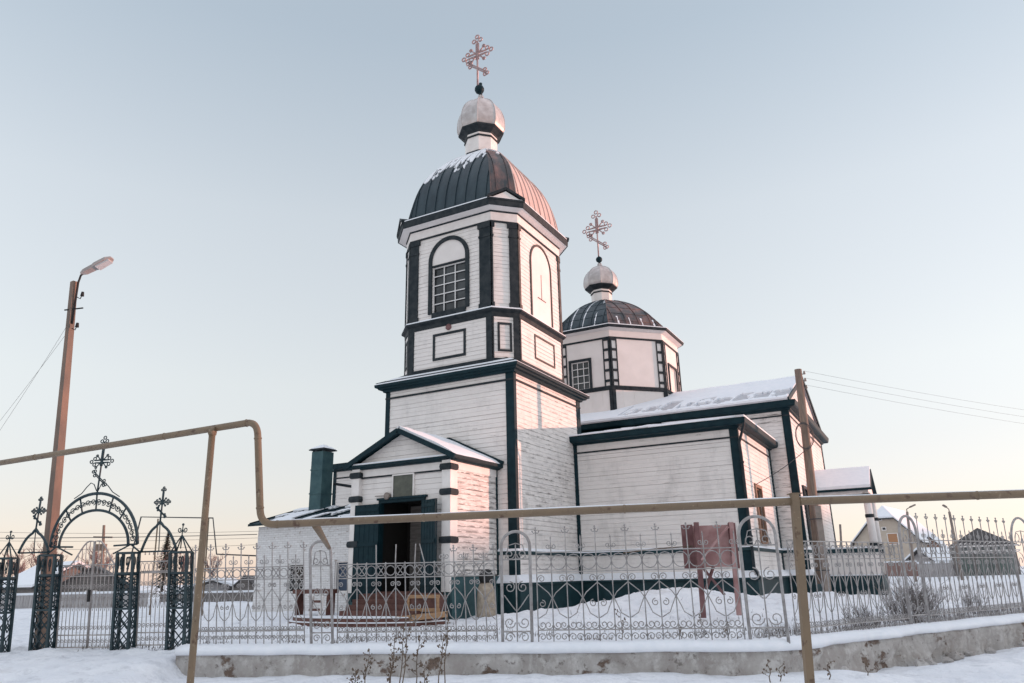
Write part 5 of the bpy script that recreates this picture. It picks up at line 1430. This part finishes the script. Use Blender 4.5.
# ================================================================== background
def gable_house(name, label, c, wdt, dep, hw, hr, rot, wallm, roofm, snow, wins=(), halfhip=0, ov=.35):
    """gable end faces the street; c = (right, forward, base height)"""
    T = thing(name, W(*c), label, 'house')
    ca, sa = math.cos(rot), math.sin(rot)
    def P(x, y, z): return W(c[0]+x*ca-y*sa, c[1]+x*sa+y*ca, c[2]+z)
    w2 = wdt/2; b = MB()
    b.hexa([P(-w2,0,-.6),P(w2,0,-.6),P(w2,dep,-.6),P(-w2,dep,-.6),P(-w2,0,hw),P(w2,0,hw),P(w2,dep,hw),P(-w2,dep,hw)])
    k = 1-halfhip
    top = hw+(hr-hw)*k
    for y in (0, dep-.2): b.prism([P(-w2,y,hw),P(w2,y,hw),P(w2*halfhip,y,top),P(-w2*halfhip,y,top)] if halfhip else [P(-w2,y,hw),P(w2,y,hw),P(0,y,hr)], P(0,.2,0)-P(0,0,0))
    b.build('wall', wallm, T)
    b = MB(); s_ = MB(); sl_ = (hr-hw)/w2
    for sg in (-1, 1):
        y0 = -ov
        a = [P(sg*(w2+ov),y0,hw-ov*sl_), P(sg*w2*halfhip,y0,top), P(0,(w2*halfhip*.9 if halfhip else y0),hr), P(0,dep+ov,hr), P(sg*(w2+ov),dep+ov,hw-ov*sl_)]
        if sg > 0: a = a[::-1]
        b.prism(a, V((0,0,.12))); s_.prism([p+V((0,0,.125)) for p in a], V((0,0,.16)))
    if halfhip:
        a = [P(-w2*halfhip,-ov,top),P(w2*halfhip,-ov,top),P(0,w2*halfhip*.9,hr)]
        b.prism(a, V((0,0,.12))); s_.prism([p+V((0,0,.125)) for p in a], V((0,0,.16)))
    rf = b.build('roof', roofm, T)
    if snow: s_.build('roof_snow', M['snow'], rf)
    for (x, z, ww, hh, m) in wins:
        b = MB(); b.hexa([P(x-ww/2,-.04,z),P(x+ww/2,-.04,z),P(x+ww/2,.05,z),P(x-ww/2,.05,z),P(x-ww/2,-.04,z+hh),P(x+ww/2,-.04,z+hh),P(x+ww/2,.05,z+hh),P(x-ww/2,.05,z+hh)])
        w_ = b.build('window', m, T); b = MB()
        for (x0, x1, z0, z1) in ((x-ww/2-.07,x-ww/2,z-.07,z+hh+.07),(x+ww/2,x+ww/2+.07,z-.07,z+hh+.07),(x-ww/2,x+ww/2,z-.07,z),(x-ww/2,x+ww/2,z+hh,z+hh+.07)):
            b.hexa([P(x0,-.08,z0),P(x1,-.08,z0),P(x1,.0,z0),P(x0,.0,z0),P(x0,-.08,z1),P(x1,-.08,z1),P(x1,.0,z1),P(x0,.0,z1)])
        b.build('frame', M['trimwhite'], w_)
    return T
shut = plain('orange_shutter', (.42, .22, .12), .7)
gable_house('gable_house', 'beige gabled house with a clipped snowy roof behind the right fence', (36.2, 75, 1.0), 5.9, 11, 3.3, 6.5, -.66, M['beige'], M['slate'], True,
            ((-1.0, 3.0, .75, .9, shut), (.65, 3.0, .85, .95, shut), (-.3, 5.3, .4, .25, M['glass']), (0, 4.35, .28, .22, M['glass']), (.9, .5, .5, .8, M['glass']), (1.9, .5, .5, .8, M['glass'])), .36)
gable_house('log_house', 'dark gabled log house with a broad roof seen through the main gate leaves', (-25.0, 45.5, .8), 3.7, 6, .85, 1.95, .42, M['logs'], M['slate'], False, ((0, .1, .5, .5, M['trimwhite']),))
gable_house('small_house', 'low house with snowy roof left of the log house behind the gate', (-29.8, 52, .8), 4.6, 6, 1.0, 2.3, .9, M['logs'], M['slate'], True)
gable_house('shed', 'small dark gabled shed seen through the fence left of the brick annex', (-17.6, 50, .3), 1.7, 3, 1.0, 1.75, .0, M['logs'], M['slate'], False, ((0, .35, .5, .5, M['trimwhite']),), 0, .2)
gable_house('barn', 'long low snow-roofed barn beside the small gabled shed, left of the annex', (-20.4, 52, .3), 3.6, 3, .95, 1.5, .0, M['greyfence'], M['slate'], True)
gable_house('far_shed', 'low shed with thick snow roof between the beige house and the gazebo', (32.5, 62, 1.1), 2.6, 4, 1.1, 1.9, -1.2, M['greyfence'], M['slate'], True)
gable_house('pink_lit_house', 'small pale gabled house at the right side of the beige house', (41.0, 76, 1.0), 2.2, 5, 2.4, 3.6, -.6, plain('pink_lit_wall', (.5, .32, .26), .8), M['slate'], True)  # the low sun's pink is put into this wall colour
def plank_fence(name, label, a, b, h, m, capsnow=True, step=1.8):
    A, B = W(*a), W(*b); L = (B-A).length; n = max(1, int(L/step)); T = thing(name, (A+B)/2, label, 'fence')
    mb = MB(); k = max(2, int(L/.16)); d = (B-A)/k
    for i in range(k):
        p = A+d*i; hh = h+.04*noise.noise((i*3.3, 1, 1)); mb.beam(p+d*.47+V((0,0,-.3)), p+d*.47+V((0,0,hh)), .14, .03, V((-d.y, d.x, 0)))
    mb.build('planks', m, T)
    if capsnow:
        mb = MB(); mb.beam(A+V((0,0,h+.06)), B+V((0,0,h+.06)), .14, .12); mb.build('snow_cap', M['snow'], T)
plank_fence('plank_fence', 'dull red snow-capped plank fence in front of the beige house', (25.0, 58, 1.0), (31.0, 60, 1.05), 1.1, M['redfence'])
plank_fence('plank_fence', 'grey snow-topped plank fence before the log house behind the main gate', (-31, 43, .5), (-20.4, 43, .5), .8, M['greyfence'])
plank_fence('plank_fence', 'grey plank fence between the far shed and the gazebo', (28.5, 55, 1.1), (32, 56, 1.1), .9, M['greyfence'])
plank_fence('plank_fence', 'grey picket fence left of the annex below the barn', (-22, 48, .3), (-15.3, 48, .3), .85, M['logs'])
# gazebo
gzb = thing('gazebo', W(34.1, 56, 1.1), 'dark hip-roofed gazebo with white scalloped eaves beyond the right fence', 'gazebo')
gc = W(34.15, 56.5, .15)
GR = RT*math.cos(-.5)+FW*math.sin(-.5); GF = FW*math.cos(-.5)-RT*math.sin(-.5)
def GP(x, y, z): return gc+GR*x+GF*y+V((0,0,z))
mb = MB(); mb.add([GP(-2.2,-2.2,2.95),GP(2.2,-2.2,2.95),GP(2.2,2.2,2.95),GP(-2.2,2.2,2.95),GP(0,0,4.3)], [(0,1,4),(1,2,4),(2,3,4),(3,0,4),(3,2,1,0)]); mb.build('roof', M['slate'], gzb)
mb = MB()
for x in (-1.9, -.65, .65, 1.9):
    for y in (-1.9, 1.9): mb.box(0, 0, 0, 0, 0, 0) if False else mb.beam(GP(x, y, .9), GP(x, y, 2.95), .14, .14)
mb.build('posts', M['logs'], gzb)
mb = MB()
for z, h in ((2.95, .10), (2.62, .07)): mb.beam(GP(-2.2,-2.22,z), GP(2.2,-2.22,z), .04, h)
for i in range(9):
    x = -1.95+i*.49; mb.beam(GP(x-.245,-2.22,2.95), GP(x-.245,-2.22,2.62), .04, .10, GF)
    mb.tube([GP(x+.2*math.cos(t*math.pi/5), -2.22, 2.62+.0-.12*math.sin(t*math.pi/5)) for t in range(6)], .03, 4)
for i in range(12): mb.beam(GP(-1.6+.3*i-.1,-2.2+.05,3.12), GP(-1.6+.3*i+.05,-2.15,3.2), .04, .05)
mb.build('scallop_trim', M['trimwhite'], gzb)
mb = MB()
for i in range(20):
    x = -1.9+i*.2; mb.beam(GP(x,-1.9,.9), GP(x,-1.9,2.05), .10, .03, GF)
mb.build('rail_planks', plain('green_planks', (.10, .15, .13), .8, (.2, .22, .21), 3), gzb)
mb = MB(); mb.box(0,0,0,0,0,0) if False else mb.hexa([GP(-1.8,-1.2,.9),GP(1.8,-1.2,.9),GP(1.8,1.8,.9),GP(-1.8,1.8,.9),GP(-1.8,-1.2,2.9),GP(1.8,-1.2,2.9),GP(1.8,1.8,2.9),GP(-1.8,1.8,2.9)]); mb.build('inner_room', plain('grey_green_boards', (.30, .33, .32), .85, (.40, .42, .41), 2, stretch=(8, 8, .3)), gzb)
# far lamps and posts
def far_lamp(l, d, z0, z1, dx_, lean, label):
    T = thing('street_lamp', W(l, d, z0), label, 'street lamp', None)
    b = MB(); b.tube([W(l, d, z0-.5), W(l-lean, d, z1)], [.10, .07], 7); b.build('post', M['conc'], T)
    b = MB(); b.tube([W(l-lean, d, z1-.1), W(l-lean, d, z1+.15), W(l-lean+dx_*.5, d, z1+.3)], .03, 5); b.beam(W(l-lean+dx_*.4, d, z1+.27), W(l-lean+dx_, d, z1+.4), .16, .08); b.build('lamp_head', M['conc'], T)
far_lamp(23.0, 45, 1.1, 4.9, .55, -.25, 'distant street lamp with its head to the right, behind the house arch')
far_lamp(25.75, 45, 1.1, 4.85, -.3, .0, 'distant leaning street lamp with its head to the left, beside the gazebo')
mb = MB(); mb.tube([W(20.95, 50, .8), W(21.3, 50, 4.55)], .07, 6)
tag(mb.build('thin_post', M['conc'], None, W(20.95, 50, .9)), 'thin distant post between the side porch and the beige house', 'post')
up_ = thing('utility_pole', W(-32.1, 60, .8), 'distant utility pole with a short crossarm behind the main gate', 'utility pole')
mb = MB(); mb.tube([W(-32.1, 60, .4), W(-32.7, 60, 6.3)], [.14, .10], 7); mb.build('post', M['wood'], up_)
mb = MB(); mb.beam(W(-33.4, 60, 5.4), W(-31.9, 60, 5.35), .1, .12); mb.beam(W(-33.1, 60, 4.6), W(-32.3, 60, 4.6), .3, .5); mb.build('crossarm', M['wood'], up_)
# far gas pipe portal
fp = thing('gas_pipe', W(-16, 35, .3), 'thin dark far gas pipe frame rising behind the right gate arch', 'pipe')
mb = MB(); mb.tube([W(-18.0, 35, .2), W(-17.4, 35, 4.72), W(-14.05, 35, 4.60), W(-13.72, 35, 2.98), W(-11.5, 34.5, 2.84)], .035, 6); mb.build('pipe', M['wire'], fp)
for l in (-14.25, -16.6):
    mb = MB(); mb.tube([W(l-.1+.25, 35, .2), W(l, 35, 4.62)], .035, 6); mb.build('post', M['gas'], fp)
wire(W(-30, 33, 4.0), V((-8.0, -4.6, 3.55)), .1, 'thin cable running from behind the gate to the brick annex wall', None, .014)

# ---- trees
def bare_tree(l, d, z, h, seed, label, spread=.5):
    rg = random.Random(seed); T = thing('bare_tree', W(l, d, z), label, 'tree', 'leafless trees behind the gate')
    b = MB(); c = MB()
    b.tube([W(l, d, z-.4), W(l+.05, d, z+h*.35), W(l, d, z+h*.6)], [h*.022, h*.016, h*.008], 6)
    def grow(m, p, dr, L, r, lv):
        e = p+dr*L; m.tube([p, p.lerp(e, .5)+V((rg.uniform(-.1,.1)*L, rg.uniform(-.1,.1)*L, 0)), e], [r, r*.75, r*.5], 4)
        if lv > 0:
            for _ in range(rg.randint(3, 4)):
                grow(m, p.lerp(e, rg.uniform(.3, 1)), (dr+V((rg.uniform(-.8,.8), rg.uniform(-.8,.8), rg.uniform(-.1,.6)))).normalized(), L*rg.uniform(.45,.7), r*.55, lv-1)
    for i in range(14):
        t = rg.uniform(.2, .6); a = rg.uniform(0, 6.28)
        grow(c, W(l, d, z+h*t), V((math.cos(a)*spread, math.sin(a)*spread, .8)).normalized(), h*rg.uniform(.22, .34), h*.011, 3)
    b.build('trunk', M['bark'], T); c.build('crown', M['redtwig'], T)
for i, (l, d, h) in enumerate(((-40, 66, 3.8), (-37.5, 68, 4.4), (-35.5, 66, 3.6), (-43.5, 70, 4.6), (-33, 72, 4.2), (-30.5, 70, 3.8), (-28, 71, 3.4), (-47, 72, 4.2))):
    bare_tree(l, d, 1.0, h, 20+i, 'leafless reddish tree on the skyline behind the gate and log house')
def conifer(l, d, z, h, seed, label):
    rg = random.Random(seed); T = thing('conifer', W(l, d, z), label, 'tree')
    b = MB(); b.tube([W(l, d, z-.4), W(l, d, z+h)], [.10, .015], 6); b.build('trunk', M['bark'], T)
    c = MB()
    for i in range(900):
        t = rg.random()**.8; zz = z+h*(.08+.9*t); rr = (1-t)*h*.26*rg.uniform(.35, 1.1); a = rg.uniform(0, 6.28)
        p = W(l+math.cos(a)*rr, d+math.sin(a)*rr, zz-rr*.25); L = rg.uniform(.18, .36)*(1.2-t*.6)
        o = RT*math.cos(a)+FW*math.sin(a)-V((0,0,.35)); s_ = (FW*math.cos(a)-RT*math.sin(a))*.07
        c.add([p-o*L*.4-s_, p-o*L*.4+s_, p+o*L+V((rg.uniform(-.05,.05),)*3)], [(0,1,2)])
    c.build('crown', M['needle'], T)
conifer(-25.2, 55, .9, 4.5, 3, 'slim dark conifer rising behind the right wicket gate')
